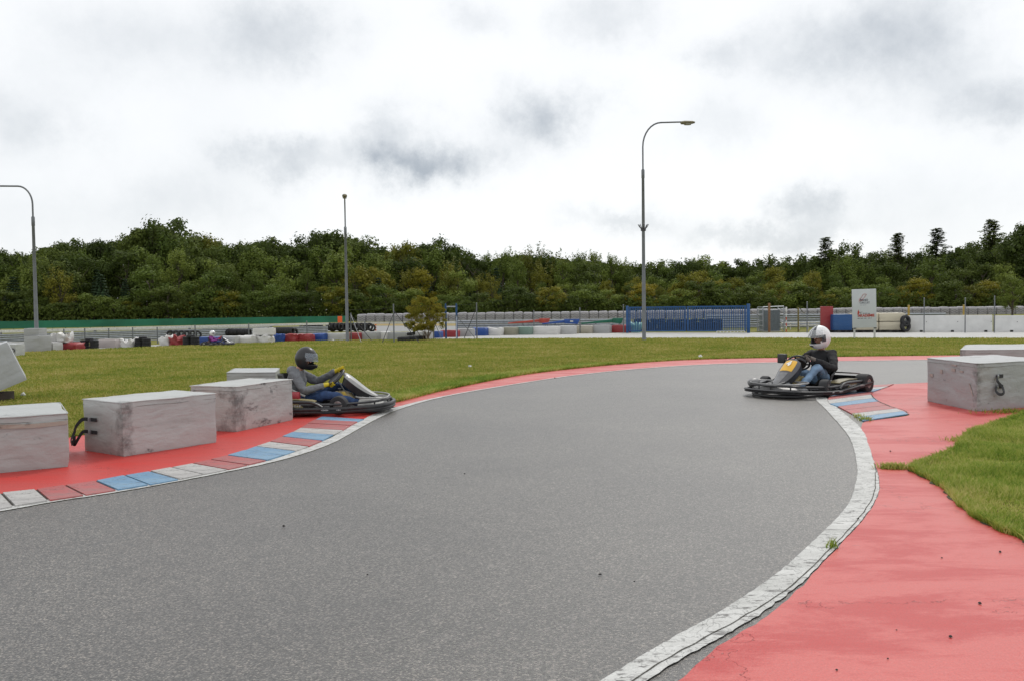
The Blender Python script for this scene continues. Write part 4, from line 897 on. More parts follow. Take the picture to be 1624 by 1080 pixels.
# ------------------------------------------------------------------ karts
def V3(*a): return Vector(a)
PAL = {
 'left': dict(fair=(.20, .20, .195), fair_side=(.02, .02, .022), panel=(.31, .31, .30), nose=(.30, .30, .285), tank=(.33, .27, .15), pod=(.30, .26, .13), air=(.28, .02, .03), num=None),
 'right': dict(fair=(.06, .06, .065), fair_side=(.03, .03, .032), panel=(.72, .40, .02), nose=(.20, .20, .20), tank=(.26, .20, .07), pod=(.20, .17, .09), air=(.3, .02, .02), num='4'),
 'far': dict(fair=(.12, .13, .15), fair_side=(.03, .03, .04), panel=(.2, .2, .22), nose=(.35, .35, .36), tank=(.05, .05, .06), pod=(.05, .05, .07), air=(.1, .05, .05), num=None)}
SW_C = V3(.40, 0, .50); SW_E1 = V3(math.cos(R(42)), 0, math.sin(R(42))); SW_R = .165; SW_N = V3(-math.sin(R(42)), 0, math.cos(R(42))); SW_E2 = (V3(0, 1, 0)+SW_N*.3).normalized(); SW_N = SW_E1.cross(SW_E2).normalized()
def outline(y_s=1.0, inset=0.0):
    """plan of the wrap-round bumper, right side to left side"""
    half = [(-.86, .0), (-.86, .35), (-.83, .52), (-.74, .62), (-.6, .66), (-.2, .665), (.25, .66), (.62, .64), (.88, .60), (1.08, .52), (1.2, .38), (1.26, .18), (1.28, 0)]
    half = [(x-(inset if x > 0 else -inset)*abs(x)/1.3, y-(inset if y > 0 else 0)) for x, y in half]
    c = catmull([V3(x, y, 0) for x, y in half], 3)
    return c + [V3(p.x, -p.y, 0) for p in reversed(c[1:-1])]
def kart(loc, yaw, scale, key, label):
    p = PAL[key]; e = empty('go_kart', loc, yaw, label, 'go kart', None, scale)
    fm = simple('fairing_'+key, p['fair'], .3, var=.15, coat=.4); fs = simple('fairing_side_'+key, p['fair_side'], .35, var=.2)
    nm = simple('nose_'+key, p['nose'], .4, var=.2, scale=8); tm = simple('tank_'+key, p['tank'], .4, var=.2); pm = simple('pod_'+key, p['pod'], .4, var=.35, scale=7)
    # floor and chassis
    mb = MB(); mb.box((.45, 0, .055), (1.1, .5, .012)); mb.build('floor_tray', DARKM, e)
    mb = MB()
    for s in (-1, 1):
        mb.tube(catmull([V3(-.66, .30*s, .075), V3(-.3, .28*s, .075), V3(.2, .26*s, .07), V3(.6, .30*s, .075), V3(1.0, .22*s, .08)], 4), .016, 8)
        mb.tube([V3(.53, .1*s, .08), V3(.53, .52*s, .12)], .014, 8)
    for x in (-.62, -.1, .35, .95): mb.tube([V3(x, -.28, .075), V3(x, .28, .075)], .014, 8)
    mb.build('chassis', DARKM, e, True)
    mb = MB(); mb.tube([V3(-.53, -.56, .135), V3(-.53, .56, .135)], .018, 10); mb.build('rear_axle', STEEL, e, True)
    # bumper: moulded band with ridges, and upper rail
    oc = outline(); mb = MB(); n_ = len(oc)
    prof = [(0, .028), (.018, .034), (.024, .055), (.014, .068), (.026, .078), (.03, .10), (.02, .118), (-.02, .122), (-.03, .08), (-.02, .03)]
    rings = []
    for i, q in enumerate(oc):
        tt = (oc[(i+1) % n_]-oc[i-1]).normalized(); nn = V3(tt.y, -tt.x, 0)
        if nn.dot(q-V3(.2, 0, 0)) < 0: nn = -nn
        up = .035*max(0, (q.x-.5)/.8)+(.10*max(0, (.3-q.x)/1.2) if key == 'right' else 0)
        rings.append([q+nn*a+V3(0, 0, (b if key != 'right' else .045+(b-.028)*.62)+up) for a, b in prof])
    rings.append(rings[0]); mb.loft(rings, caps=False); mb.build('bumper', BLACK, e, True, angle=50)
    mb = MB()
    for x0, n_l in ((.30, 5), (.52, 3), (-.35, 6)):
        for k in range(n_l):
            for sy in (-1, 1): mb.box((x0+.022*k, sy*(.694 if x0 < .4 else .680), .085+(.10*max(0, (.3-x0)/1.2) if key == 'right' else 0)), (.013, .004, .014+.008*(k % 2)))
    mb.build('bumper_lettering', simple('decal_pale', (.4, .4, .4), .4), e)
    oc2 = outline(inset=.05); mb = MB(); mb.tube([q+V3(0, 0, .155+.04*max(0, (q.x-.5)/.8)) for q in oc2], .017, 7, closed=True)
    for q in oc2[::5]: mb.tube([q+V3(0, 0, .10), q+V3(0, 0, .155+.04*max(0, (q.x-.5)/.8))], .012, 5)
    mb.build('bumper_rail', BLACK, e, True)
    mb = MB(); oc3 = [q for q in outline(inset=.10) if q.x > .55]; oc3.sort(key=lambda q: math.atan2(q.y, q.x-.5))
    mb.tube([q+V3(.06*(q.x-.5), 0, .035) for q in oc3], .022, 7); mb.build('lower_bumper', BLACK, e, True)
    # raised side rails (rear part)
    for s in (-1, 1):
        mb = MB(); mb.tube(catmull([V3(-.82, .50*s, .19), V3(-.6, .61*s, .195), V3(-.1, .635*s, .20), V3(.12, .635*s, .195), V3(.22, .64*s, .165), V3(.30, .645*s, .12)], 5), .02, 8); mb.build('side_rail', BLACK, e, True)
        # side pod
        mb = MB(); rings = []
        for x, w0, w1, zt in ((-.44, .36, .50, .17), (-.36, .33, .60, .225), (-.1, .31, .61, .225), (.12, .31, .61, .20), (.26, .33, .56, .15)):
            rings.append([(x, s*w0, .07), (x, s*w1, .06), (x, s*(w1+.01), zt-.05), (x, s*(w1-.04), zt), (x, s*(w0+.03), zt), (x, s*w0, zt-.04)])
        mb.loft(rings); po = mb.build('side_pod', fs, e, True, angle=35)
        mb = MB(); mb.loft([[(x, s*.575, z), (x, s*.40, z), (x, s*.40, z+.012), (x, s*.575, z+.012)] for x, z in ((-.36, .226), (-.1, .228), (.12, .205), (.18, .19))]); mb.build('pod_top', pm, po)
        mb = MB(); mb.loft([[(x, s*.622, z-.03), (x, s*.63, z-.03), (x, s*.63, z+.03), (x, s*.622, z+.03)] for x, z in ((-.24, .19), (-.05, .145), (.02, .10))]); mb.build('pod_stripe', pm, po)
        mb = MB()
        for k in range(6): mb.box((-.20+.035*k, s*.633, .145), (.02, .004, .022+.01*(k % 2)), rot=Matrix.Rotation(.3, 3, 'Y'))
        mb.build('pod_lettering', simple('decal_pale', (.4, .4, .4), .4), po)
    # wheels
    for (x, s, r_, w_, st) in ((.53, 1, .138, .13, .22), (.53, -1, .138, .13, .22), (-.55, 1, .152, .20, 0), (-.55, -1, .152, .20, 0)):
        we = empty('wheel', (x, s*(.53 if key == 'left' or x > 0 else .58), r_), 0); we.parent = e; we.rotation_euler.z = -st if key != 'right' else st
        mb = MB(); ri = r_*.5; pf = [(ri, -w_*.5), (r_*.72, -w_*.52), (r_*.93, -w_*.46), (r_, -w_*.3), (r_*1.005, 0), (r_, w_*.3), (r_*.93, w_*.46), (r_*.72, w_*.52), (ri, w_*.5)]
        rings = [[V3(a*math.sin(2*math.pi*j/28), h_, a*math.cos(2*math.pi*j/28)) for j in range(28)] for a, h_ in pf]; rings.append(rings[0]); mb.loft(rings, caps=False); mb.build('tyre', RUBBER, we, True)
        mb = MB(); mb.lathe([(ri*1.02, -w_*.46), (ri*.92, -w_*.47), (ri*.85, -w_*.3), (ri*.35, -w_*.2), (ri*.35, w_*.2), (ri*.85, w_*.3), (ri*.92, w_*.47), (ri*1.02, w_*.46)], 20, 'y')
        for k in range(5):
            a = k*2*math.pi/5; mb.lathe([(.008, -w_*.5), (.008, w_*.5)], 6, 'y', c=(ri*.6*math.sin(a), 0, ri*.6*math.cos(a)))
        mb.build('rim', simple('rim_metal', (.30, .30, .29), .35, .7, var=.3, scale=20), we, True)
    # nose: low wedge shell with openings framed by bars
    mb = MB(); rings = []
    for x, w_, z0, z1 in ((.78, .40, .12, .20), (.95, .44, .13, .215), (1.10, .38, .14, .20), (1.20, .24, .145, .175)):
        rings.append([V3(x, w_*a, z0+(z1-z0)*(1-abs(a)**3)) for a in [-1+2*k/12 for k in range(13)]]+[V3(x, w_*a, z0-.02) for a in [1-2*k/12 for k in range(13)]])
    mb.loft(rings); no = mb.build('nose_cone', nm, e, True, angle=40)
    mb = MB()
    for s in (-1, 1):
        mb.tube(catmull([V3(.72, .12*s, .225), V3(.80, .40*s, .235), V3(.98, .47*s, .23), V3(1.16, .34*s, .215), V3(1.2, 0, .21)], 4), .013, 7)
        mb.tube([V3(.95, .1*s, .235), V3(1.19, .1*s, .205)], .010, 6)
    mb.build('nose_bars', nm, no, True)
    for s in (-1, 1):
        mb = MB(); mb.box((.92, .34*s, .222), (.16, .10, .006), rot=Matrix.Rotation(.15, 3, 'Y')); mb.build('nose_vent', fs, no)
        if key == 'left' or (key == 'right' and s > 0): continue
        mb = MB(); mb.lathe([(.01, .09), (.05, .08), (.085, .03), (.09, -.04), (.07, -.08)], 16, 'x'); mb.v = [(x+.99, y*1.1+.44*s, z*.85+.20) for x, y, z in mb.v]; mb.build('corner_pod', nm, no, True)
    # front fairing: arched shell rising from nose to steering wheel
    path = [(1.10, .17, .085, .02), (1.02, .235, .10, .03), (.92, .30, .125, .045), (.82, .375, .15, .055), (.73, .45, .165, .06), (.65, .515, .16, .06), (.585, .56, .135, .055), (.545, .575, .10, .05), (.52, .57, .06, .03)]
    P3 = catmull([V3(a, b, 0) for a, b, _, _ in path], 3); W3 = catmull([V3(c_, d_, 0) for _, _, c_, d_ in path], 3)
    rings = []; tops = []
    for i in range(len(P3)):
        tt = (P3[min(i+1, len(P3)-1)]-P3[max(i-1, 0)]).normalized(); nx, nz = tt.y, -tt.x
        if nz < 0: nx, nz = -nx, -nz
        w_, th = W3[i].x, W3[i].y; ring = []; K = 10
        for k in range(K+1):
            a = -1+2*k/K; dr = -th*(abs(a)**2.6)
            ring.append(V3(P3[i].x+nx*dr, w_*a*(1-.0*abs(a)), P3[i].y+nz*dr))
        tops.append((ring, nx, nz))
        bot = [V3(q.x-nx*.012, q.y*.94, q.z-nz*.012) for q in reversed(ring)]
        rings.append(ring+bot)
    mb = MB(); mb.loft(rings); fo = mb.build('front_fairing', fm, e, True, angle=50)
    mb = MB()
    for s in (0, 1):
        rg = []
        for ring, nx, nz in tops:
            q = ring[-1] if s else ring[0]; y_ = q.y*1.01
            rg.append([V3(q.x, y_, q.z+.004), V3(q.x-nx*.10, y_*.92, q.z-nz*.10), V3(q.x-nx*.10, y_*.84, q.z-nz*.10), V3(q.x, y_*.93, q.z-.004)])
        mb.loft(rg)
    mb.build('fairing_side', fs, fo, True, angle=40)
    def on_fair(i0, i1, f_, name, mat, off=.003):
        rg = []
        for ring, nx, nz in tops[i0:i1]:
            K = len(ring)-1; sub = []
            for k in range(9):
                a = (-f_+2*f_*k/8+1)/2*K; j = int(min(K-1, a)); q = ring[j].lerp(ring[j+1], a-j); sub.append(V3(q.x+nx*off, q.y, q.z+nz*off))
            low = [V3(q.x-nx*off*.8, q.y, q.z-nz*off*.8) for q in reversed(sub)]
            rg.append(sub+low)
        m_ = MB(); m_.loft(rg); return m_.build(name, mat, fo, True, angle=50)
    pn = on_fair(10 if key != 'left' else 3, 18 if key != 'left' else 22, .66, 'number_panel', simple('panel_'+key, p['panel'], .35, var=.08, coat=.3), .004)
    if key == 'right':
        lo = on_fair(1, 10, .45, 'ribbed_panel', simple('rib_grey', (.16, .16, .165), .4), .004)
        for k in range(6): pass
    if p['num']:
        q = P3[14]; tt = (P3[16]-P3[12]).normalized(); to = text(p['num'], 0, 0, .135, simple('number_white', (.8, .8, .78), .4), pn, 'number', .008, ext=.003)
        xax = V3(0, 1, 0); yax = V3(tt.x, 0, tt.y); zax = xax.cross(yax)
        mm = Matrix.Identity(4)
        for i_ in range(3): mm[i_][0] = xax[i_]; mm[i_][1] = yax[i_]; mm[i_][2] = zax[i_]
        mm.translation = V3(q.x, 0, q.y)+zax*.011; to.matrix_local = mm
    # steering
    mb = MB(); mb.tube([V3(.62, 0, .16), SW_C-SW_N*.03], .012, 8); mb.build('steering_column', STEEL, e, True)
    mb = MB(); pts = [SW_C+SW_E1*SW_R*math.cos(a)+SW_E2*SW_R*math.sin(a) for a in (2*math.pi*k/28 for k in range(28))]; mb.tube(pts, .016, 9, closed=True)
    for a in (0.0, 2.1, 4.2): mb.tube([SW_C-SW_N*.02, SW_C+SW_E1*SW_R*math.cos(a)+SW_E2*SW_R*math.sin(a)], .011, 6, flat=1.6)
    hub = [SW_C+SW_N*.0+SW_E1*.115*math.cos(a)+SW_E2*.115*math.sin(a) for a in (2*math.pi*k/16 for k in range(16))]
    mb.loft([[q-SW_N*.03 for q in hub], [q+SW_N*.012 for q in hub]]); mb.build('steering_wheel', BLACK, e, True)
    # tank
    mb = MB(); rings = []
    for x, w_, z1 in ((.36, .09, .24), (.40, .12, .30), (.52, .125, .31), (.64, .11, .27), (.70, .09, .20)):
        rings.append([V3(x, w_*math.copysign(abs(math.cos(a))**.5, math.cos(a)), .09+(z1-.09)*(.5+.5*math.copysign(abs(math.sin(a))**.6, math.sin(a)))) for a in (2*math.pi*k/16 for k in range(16))])
    mb.loft(rings); tk = mb.build('fuel_tank', tm, e, True); mb = MB(); mb.lathe([(.035, .0), (.035, .03), (.02, .035)], 12, c=(.46, 0, .31)); mb.build('tank_cap', BLACK, tk, True)
    mb = MB(); mb.loft([[V3(x, y, z) for y in (-.123, -.127)]+[V3(x+.05, y, z) for y in (-.127, -.123)] for x, z in ((.50, .30), (.55, .22), (.60, .14))]); mb.build('tank_stripe', simple('tank_stripe', (.6, .42, .08), .4), tk)
    # seat shell
    mb = MB(); rings = []
    for x, z, w_, b_ in ((-.46, .58, .16, .03), (-.42, .46, .20, .06), (-.37, .32, .215, .08), (-.30, .18, .215, .09), (-.18, .10, .20, .08), (.0, .085, .185, .05), (.12, .12, .17, .02)):
        r1 = [V3(x-b_*.3*(1-abs(a)), w_*a, z+.11*abs(a)**3 if z < .3 else z) + V3(.10*abs(a)**3 if z > .15 else 0, 0, 0) for a in [-1+2*k/10 for k in range(11)]]
        r2 = [q+V3(-.014 if z > .15 else 0, q.y*.07, -.014) for q in reversed(r1)]; rings.append(r1+r2)
    mb.loft(rings); mb.build('seat', BLACK, e, True)
    # engine at the rear right, air box, exhaust
    mb = MB(); mb.box((-.36, -.40, .20), (.22, .17, .18))
    for k in range(7): mb.box((-.36, -.40, .215+.018*k), (.25, .19, .006))
    mb.build('engine', DARKM, e, bevel=.006)
    mb = MB(); mb.lathe([(.03, -.07), (.075, -.065), (.08, 0), (.075, .065), (.03, .07)], 16, 'x', c=((-.13 if key == 'left' else -.30), -.44, .26)); mb.build('air_filter', simple('air_'+key, p['air'], .5), e, True)
    mb = MB(); mb.lathe([(.03, -.11), (.055, -.10), (.055, .10), (.03, .11)], 14, 'y', c=(-.66, -.15, .22)); mb.tube([V3(-.45, -.3, .2), V3(-.56, -.28, .24), V3(-.64, -.22, .22)], .02, 8); mb.build('exhaust', STEEL, e, True)
    if key == 'right':
        mb = MB(); mb.box((.40, -.30, .56), (.09, .13, .15)); mb.build('control_box', BLACK, e, bevel=.01)
        mb = MB(); mb.box((-.62, 0, .30), (.3, .8, .02), rot=Matrix.Rotation(-.1, 3, 'Y')); mb.build('rear_deck', simple('deck_grey', (.16, .16, .15), .4), e, bevel=.006)
    mb = MB(); mb.box((-.76, 0, .20), (.05, .9, .10)); mb.build('rear_guard', BLACK, e, bevel=.015)
    if key == 'left':
        mb = MB(); mb.tube(catmull([V3(-.42, -.40, .46), V3(-.28, -.38, .40), V3(-.14, -.37, .33), V3(.0, -.36, .26)], 4), .017, 7); mb.build('seat_stay', nm, e, True)
    # pedals
    for s in (-1, 1):
        mb = MB(); mb.tube([V3(.98, .14*s, .07), V3(.93, .14*s, .20)], .008, 6); mb.box((.93, .14*s, .20), (.015, .06, .05)); mb.build('pedal', STEEL, e)
    return e
# ------------------------------------------------------------------ people
def skin_mesh(name, nodes, edges, mats, parent, root=0, sub=2, wrinkle=0, seed=0):
    me = bpy.data.meshes.new('tmp'); me.from_pydata([n[0] for n in nodes], edges, [])
    o = bpy.data.objects.new('tmp', me); col.objects.link(o)
    sk = o.modifiers.new('skin', 'SKIN'); sk.use_smooth_shade = True
    if not me.skin_vertices: 
        pass
    lay = me.skin_vertices[0].data
    for i, n in enumerate(nodes):
        r_ = n[1]; lay[i].radius = r_ if isinstance(r_, tuple) else (r_, r_); lay[i].use_root = (i == root)
    sb = o.modifiers.new('sub', 'SUBSURF'); sb.levels = sub; sb.render_levels = sub
    dg = bpy.context.evaluated_depsgraph_get(); m2 = bpy.data.meshes.new_from_object(o.evaluated_get(dg)); bpy.data.objects.remove(o)
    m2.name = name; m2.materials.clear()
    for q in (mats if isinstance(mats, (list, tuple)) else [mats]): m2.materials.append(q)
    if wrinkle:
        for v in m2.vertices:
            p_ = v.co; f_ = noise.noise(Vector((p_.x*9, p_.y*9, p_.z*13))+Vector((seed, 0, 0)))+.5*noise.noise(Vector((p_.x*22, p_.y*22, p_.z*28)))
            v.co = p_+v.normal*f_*wrinkle
    for f in m2.polygons: f.use_smooth = True
    ob = bpy.data.objects.new(name, m2); col.objects.link(ob); ob.parent = parent; return ob
SKIN = simple('skin', (.42, .22, .15), .5, var=.08)
def helmet(parent, c, rx, ry, rz, yaw, pitch, shell, side, band, visor_up, chin=1.18):
    e_rot = Matrix.Rotation(yaw, 3, 'Z') @ Matrix.Rotation(pitch, 3, 'Y')
    def pt(a, el, k=1.0):
        d = V3(math.cos(el)*math.cos(a), math.cos(el)*math.sin(a), math.sin(el)); f = 1.0
        front = max(0, math.cos(a))
        if el < 0: f += (chin-1)*front**1.5*min(1, -el/.5)
        f -= .05*max(0, -math.cos(a))*max(0, -el)
        q = V3(d.x*rx*f*k, d.y*ry*k*(1-.06*max(0, -el)), d.z*rz*k)
        return e_rot @ q + c
    na, ne = 48, 26; el0, el1 = R(-58), R(90)
    mb = MB(); out = {}
    def skip(a, el): 
        a = (a+math.pi) % (2*math.pi)-math.pi
        return abs(a) < R(68)-.3*max(0, -el) and R(-24) < el < R(17)
    vs = []; idx = {}
    for layer, k in ((0, 1.0), (1, .90)):
        for i in range(na):
            for j in range(ne+1):
                idx[(layer, i, j)] = len(vs); vs.append(pt(2*math.pi*i/na, el0+(el1-el0)*j/ne, k))
    fs = []; mi = []
    cell = lambda i, j: not skip(2*math.pi*(i+.5)/na, el0+(el1-el0)*(j+.5)/ne)
    for i in range(na):
        i2 = (i+1) % na
        for j in range(ne):
            if not cell(i, j): continue
            el = el0+(el1-el0)*(j+.5)/ne; a = (2*math.pi*(i+.5)/na+math.pi) % (2*math.pi)-math.pi
            mcol = 1 if (band and band(a, el)) else 0
            fs.append((idx[0, i, j], idx[0, i2, j], idx[0, i2, j+1], idx[0, i, j+1])); mi.append(mcol)
            fs.append((idx[1, i, j+1], idx[1, i2, j+1], idx[1, i2, j], idx[1, i, j])); mi.append(1)
            for (di, dj, a_, b_) in ((1, 0, (i2, j), (i2, j+1)), (-1, 0, (i, j+1), (i, j)), (0, 1, (i2, j+1), (i, j+1)), (0, -1, (i, j), (i2, j))):
                ni, nj = (i+di) % na, j+dj
                if nj < 0 or (nj < ne and not cell(ni, nj)):
                    fs.append((idx[0, a_[0], a_[1]], idx[0, b_[0], b_[1]], idx[1, b_[0], b_[1]], idx[1, a_[0], a_[1]])); mi.append(1)
    me = bpy.data.meshes.new('helmet'); me.from_pydata(vs, [], fs); me.materials.append(shell); me.materials.append(side)
    me.polygons.foreach_set('material_index', mi)
    for f in me.polygons: f.use_smooth = True
    me.set_sharp_from_angle(angle=R(45))
    h = bpy.data.objects.new('helmet', me); col.objects.link(h); h.parent = parent
    # visor
    vk = 'visor_t' if shell is HB else 'visor_clear'
    m, t, b = MC.get(vk) or nt('visor_plastic')
    if vk not in MC:
        b.inputs['Base Color'].default_value = ((.30, .34, .38, 1) if vk == 'visor_t' else (.7, .72, .74, 1)) ; b.inputs['Roughness'].default_value = .2; b.inputs['Alpha'].default_value = .38 if vk == 'visor_t' else .2; MC[vk] = (m, t, b)
    up = visor_up; mb = MB(); rg = []
    for i in range(17):
        a = R(-78+156*i/16); rg.append([pt(a, R(-19+up+37*j/6-(0)), 1.035+.04*(up > 0)*max(0, math.cos(a))) for j in range(7)]+[pt(a, R(-19+up+37*j/6), 1.025+.04*(up > 0)*max(0, math.cos(a))) for j in range(6, -1, -1)])
    mb.loft(rg); mb.build('visor', m, h, True)
    for s in (-1, 1):
        mb = MB(); q = pt(R(80*s), R(2), 1.03); mb.lathe([(.004, -.012), (.03, -.008), (.03, .008), (.004, .012)], 14, 'y'); mb.v = [tuple(Vector(v)+q) for v in mb.v]; mb.build('visor_pivot', side, h, True)
    mb = MB()
    for k in (-1, 0, 1): mb.v and None
    q0 = [pt(R(a), R(-38), 1.01) for a in (-16, -8, 0, 8, 16)]; q1 = [pt(R(a), R(-30), 1.01) for a in (-16, -8, 0, 8, 16)]
    mb.loft([[a, b_, b_+(b_-c)*.03, a+(a-c)*.03] for a, b_ in zip(q0, q1)]); mb.build('chin_vent', BLACK if shell is not MC.get('helmet_black') else side, h)
    return h
def person(kart_loc, yaw, scale, J, cloth, label, helm, seed=0):
    e = empty('person', kart_loc, yaw, label, 'person', None, scale)
    hip, chest, neck, head = J['hip'], J['chest'], J['neck'], J['head']; belly = hip.lerp(chest, .5)+V3(-.02, 0, 0)
    # continuous body
    nodes = [(hip, (.13, .105)), (belly, (.125, .10)), (chest, (.15, .11)), (neck, .055), (head+V3(-.01, 0, -.05), .07), (head+V3(0, 0, .04), .085)]; edges = [(0, 1), (1, 2), (2, 3), (3, 4), (4, 5)]
    for s in (-1, 1):
        k = 'R' if s < 0 else 'L'; n0 = len(nodes)
        nodes += [(J['sh'+k], .055), (J['el'+k], .042), (J['ha'+k].lerp(J['el'+k], .2), .024), (J['ha'+k].lerp(J['el'+k], .1), .02)]; edges += [(2, n0), (n0, n0+1), (n0+1, n0+2), (n0+2, n0+3)]
        n0 = len(nodes); hj = hip+V3(.02, .09*s, -.02)
        nodes += [(hj, .085), (J['kn'+k], .055), (J['an'+k], .038), (J['an'+k].lerp(J['toe'+k], .5)+V3(0, 0, -.01), .034), (J['toe'+k], .024)]; edges += [(0, n0), (n0, n0+1), (n0+1, n0+2), (n0+2, n0+3), (n0+3, n0+4)]
    body = skin_mesh('body', nodes, edges, SKIN, e)
    # face: nose, eyes, mouth, ears
    ry_ = Matrix.Rotation(J['yaw'], 3, 'Z'); fc = head+V3(0, 0, .02)
    mb = MB(); mb.loft([[fc+ry_ @ V3(x, y*w_, z) for y in (-1, 0, 1)]+[fc+ry_ @ V3(.07, 0, z)] for x, w_, z in ((.088, .006, .02), (.10, .010, -.005), (.112, .015, -.03), (.09, .010, -.042))]); mb.build('nose', SKIN, body, True)
    for s in (-1, 1):
        mb = MB(); mb.lathe([(.002, -.012), (.010, -.006), (.012, 0), (.010, .006), (.002, .012)], 10, 'x'); mb.v = [tuple(fc+ry_ @ (Vector(v)+V3(.078, .032*s, .012))) for v in mb.v]; mb.build('eye', simple('eye_dark', (.05, .04, .035), .2), body, True)
        mb = MB(); mb.box((0, 0, 0), (.012, .036, .008)); mb.v = [tuple(fc+ry_ @ (Vector(v)+V3(.085, .033*s, .035))) for v in mb.v]; mb.build('eyebrow', simple('brow_hair', (.05, .03, .02), .8), body)
        mb = MB(); mb.lathe([(.004, -.01), (.025, -.005), (.028, .004), (.01, .01)], 10, 'y'); mb.v = [tuple(fc+ry_ @ (Vector(v)+V3(-.01, .088*s, -.01))) for v in mb.v]; mb.build('ear', SKIN, body, True)
    mb = MB(); mb.box((0, 0, 0), (.01, .05, .014)); mb.v = [tuple(fc+ry_ @ (Vector(v)+V3(.082, 0, -.062))) for v in mb.v]; mb.build('mouth', simple('lips', (.35, .12, .10), .5), body, bevel=.003)
    # top
    nodes = [(belly.lerp(hip, .85), (.165, .14)), (belly, (.17, .15)), (chest, (.185, .15)), (neck+V3(0, 0, -.055), (.095, .085)), (neck+V3(-.005, 0, -.01), .072)]; edges = [(0, 1), (1, 2), (2, 3), (3, 4)]
    for s in (-1, 1):
        k = 'R' if s < 0 else 'L'; n0 = len(nodes); wr = J['ha'+k].lerp(J['el'+k], .20)
        nodes += [(J['sh'+k], .085), (J['sh'+k].lerp(J['el'+k], .5), .076), (J['el'+k], .070), (J['el'+k].lerp(wr, .5), .063), (wr, .045)]; edges += [(2, n0), (n0, n0+1), (n0+1, n0+2), (n0+2, n0+3), (n0+3, n0+4)]
    top = skin_mesh(cloth['top_name'], nodes, edges, cloth['top'], e, root=2, sub=3, wrinkle=.017, seed=seed)
    if cloth.get('hood'):
        mb = MB(); rg = []
        for i in range(13):
            a = R(-110+220*i/12)+math.pi; r0 = .085; cx = neck+V3(-.02, 0, -.02)
            d = V3(math.cos(a), math.sin(a), 0); bulge = .055*(.5+.5*math.cos(a-math.pi))
            rg.append([cx+d*(r0+(.035+bulge*.8)*math.cos(b_)+.01)+V3(0, 0, (.04+bulge*.6)*math.sin(b_)-.02*abs(i-6)/6) for b_ in (2*math.pi*k/10 for k in range(10))])
        mb.loft(rg); mb.build('hood', cloth['top'], top, True)
        mb = MB(); mb.tube([neck+V3(.10, 0, -.05), chest+V3(.135, 0, .02), belly+V3(.13, 0, .02)], .006, 5); mb.build('zip', simple('zip_grey', (.3, .3, .32), .4, .4), top, True)
    # trousers
    nodes = [(hip, (.155, .12)), (hip.lerp(belly, .4), (.14, .11))]; edges = [(0, 1)]
    for s in (-1, 1):
        k = 'R' if s < 0 else 'L'; n0 = len(nodes); hj = hip+V3(.03, .095*s, -.015)
        nodes += [(hj, .10), (hj.lerp(J['kn'+k], .55)+V3(0, 0, .012), .086), (J['kn'+k], .072), (J['kn'+k].lerp(J['an'+k], .5)+V3(0, 0, -.008), .062), (J['an'+k], .052)]; edges += [(0, n0), (n0, n0+1), (n0+1, n0+2), (n0+2, n0+3), (n0+3, n0+4)]
    skin_mesh('trousers', nodes, edges, cloth['legs'], e, sub=3, wrinkle=.016, seed=seed+5)
    for k in ('R', 'L'):
        a, b_ = J['an'+k], J['toe'+k]; d = (b_-a).normalized()
        mb = MB(); rg = []
        for f_, w_, h_ in ((-.28, .028, .03), (-.22, .038, .05), (.2, .042, .052), (.6, .046, .042), (1.0, .044, .034), (1.2, .025, .022)):
            q = a.lerp(b_, f_)+V3(0, 0, -.012*f_)
            rg.append([q+V3(0, w_*math.cos(t_), h_*math.sin(t_)) for t_ in (2*math.pi*i/12 for i in range(12))])
        mb.loft(rg); so_ = mb.build('shoe', cloth['shoe'], e, True)
    # gloves: palm, five unequal fingers closed round the rim
    for k in ('R', 'L'):
        ang = J['ang'+k]; rad = SW_E1*math.cos(ang)+SW_E2*math.sin(ang); tg = (-SW_E1*math.sin(ang)+SW_E2*math.cos(ang)); s_ = -1 if k == 'R' else 1
        pr = SW_C+rad*SW_R; mb = MB()
        palm = pr+SW_N*.028+rad*.022
        rg = []
        for f_, w_, h_ in ((-.052, .024, .018), (-.03, .04, .026), (.0, .043, .028), (.03, .04, .025), (.045, .03, .018)):
            q = palm - (palm-J['el'+k]).normalized()*(-f_)
            rg.append([q+tg*w_*math.cos(t_)+(SW_N*.8+rad*.6).normalized()*h_*math.sin(t_) for t_ in (2*math.pi*i/12 for i in range(12))])
        mb.loft(rg)
        mb.tube([J['ha'+k].lerp(J['el'+k], .28), palm-(palm-J['el'+k]).normalized()*.03], [.036, .030], 10)
        for i, ln in enumerate((.85, 1.0, .93, .72)):
            off = tg*(.033-.022*i)*s_; pts = []; rs = []
            for q in range(8):
                t_ = R(75-(205*ln)*q/7); pts.append(pr+off+(rad*math.cos(t_)+SW_N*math.sin(t_))*.027); rs.append(.0115-.0005*q)
            mb.tube(pts, rs, 7)
        off = tg*.048*s_; pts = [palm+off*.75-rad*.01, pr+off*1.1+SW_N*.03-rad*.012, pr+off*1.15-rad*.027, pr+off*.9-rad*.022-SW_N*.018]; mb.tube(catmull(pts, 3), .0125, 7)
        g_ = mb.build('glove', cloth['glove'], e, True)
        mb = MB()
        for i in range(3):
            q = pr+tg*(.02-.02*i)+SW_N*.030+rad*.034; mb.box(q, (.014, .014, .010))
        mb.build('knuckle_pad', cloth['glove2'], g_)
    hh_ = helm(e)
    return e
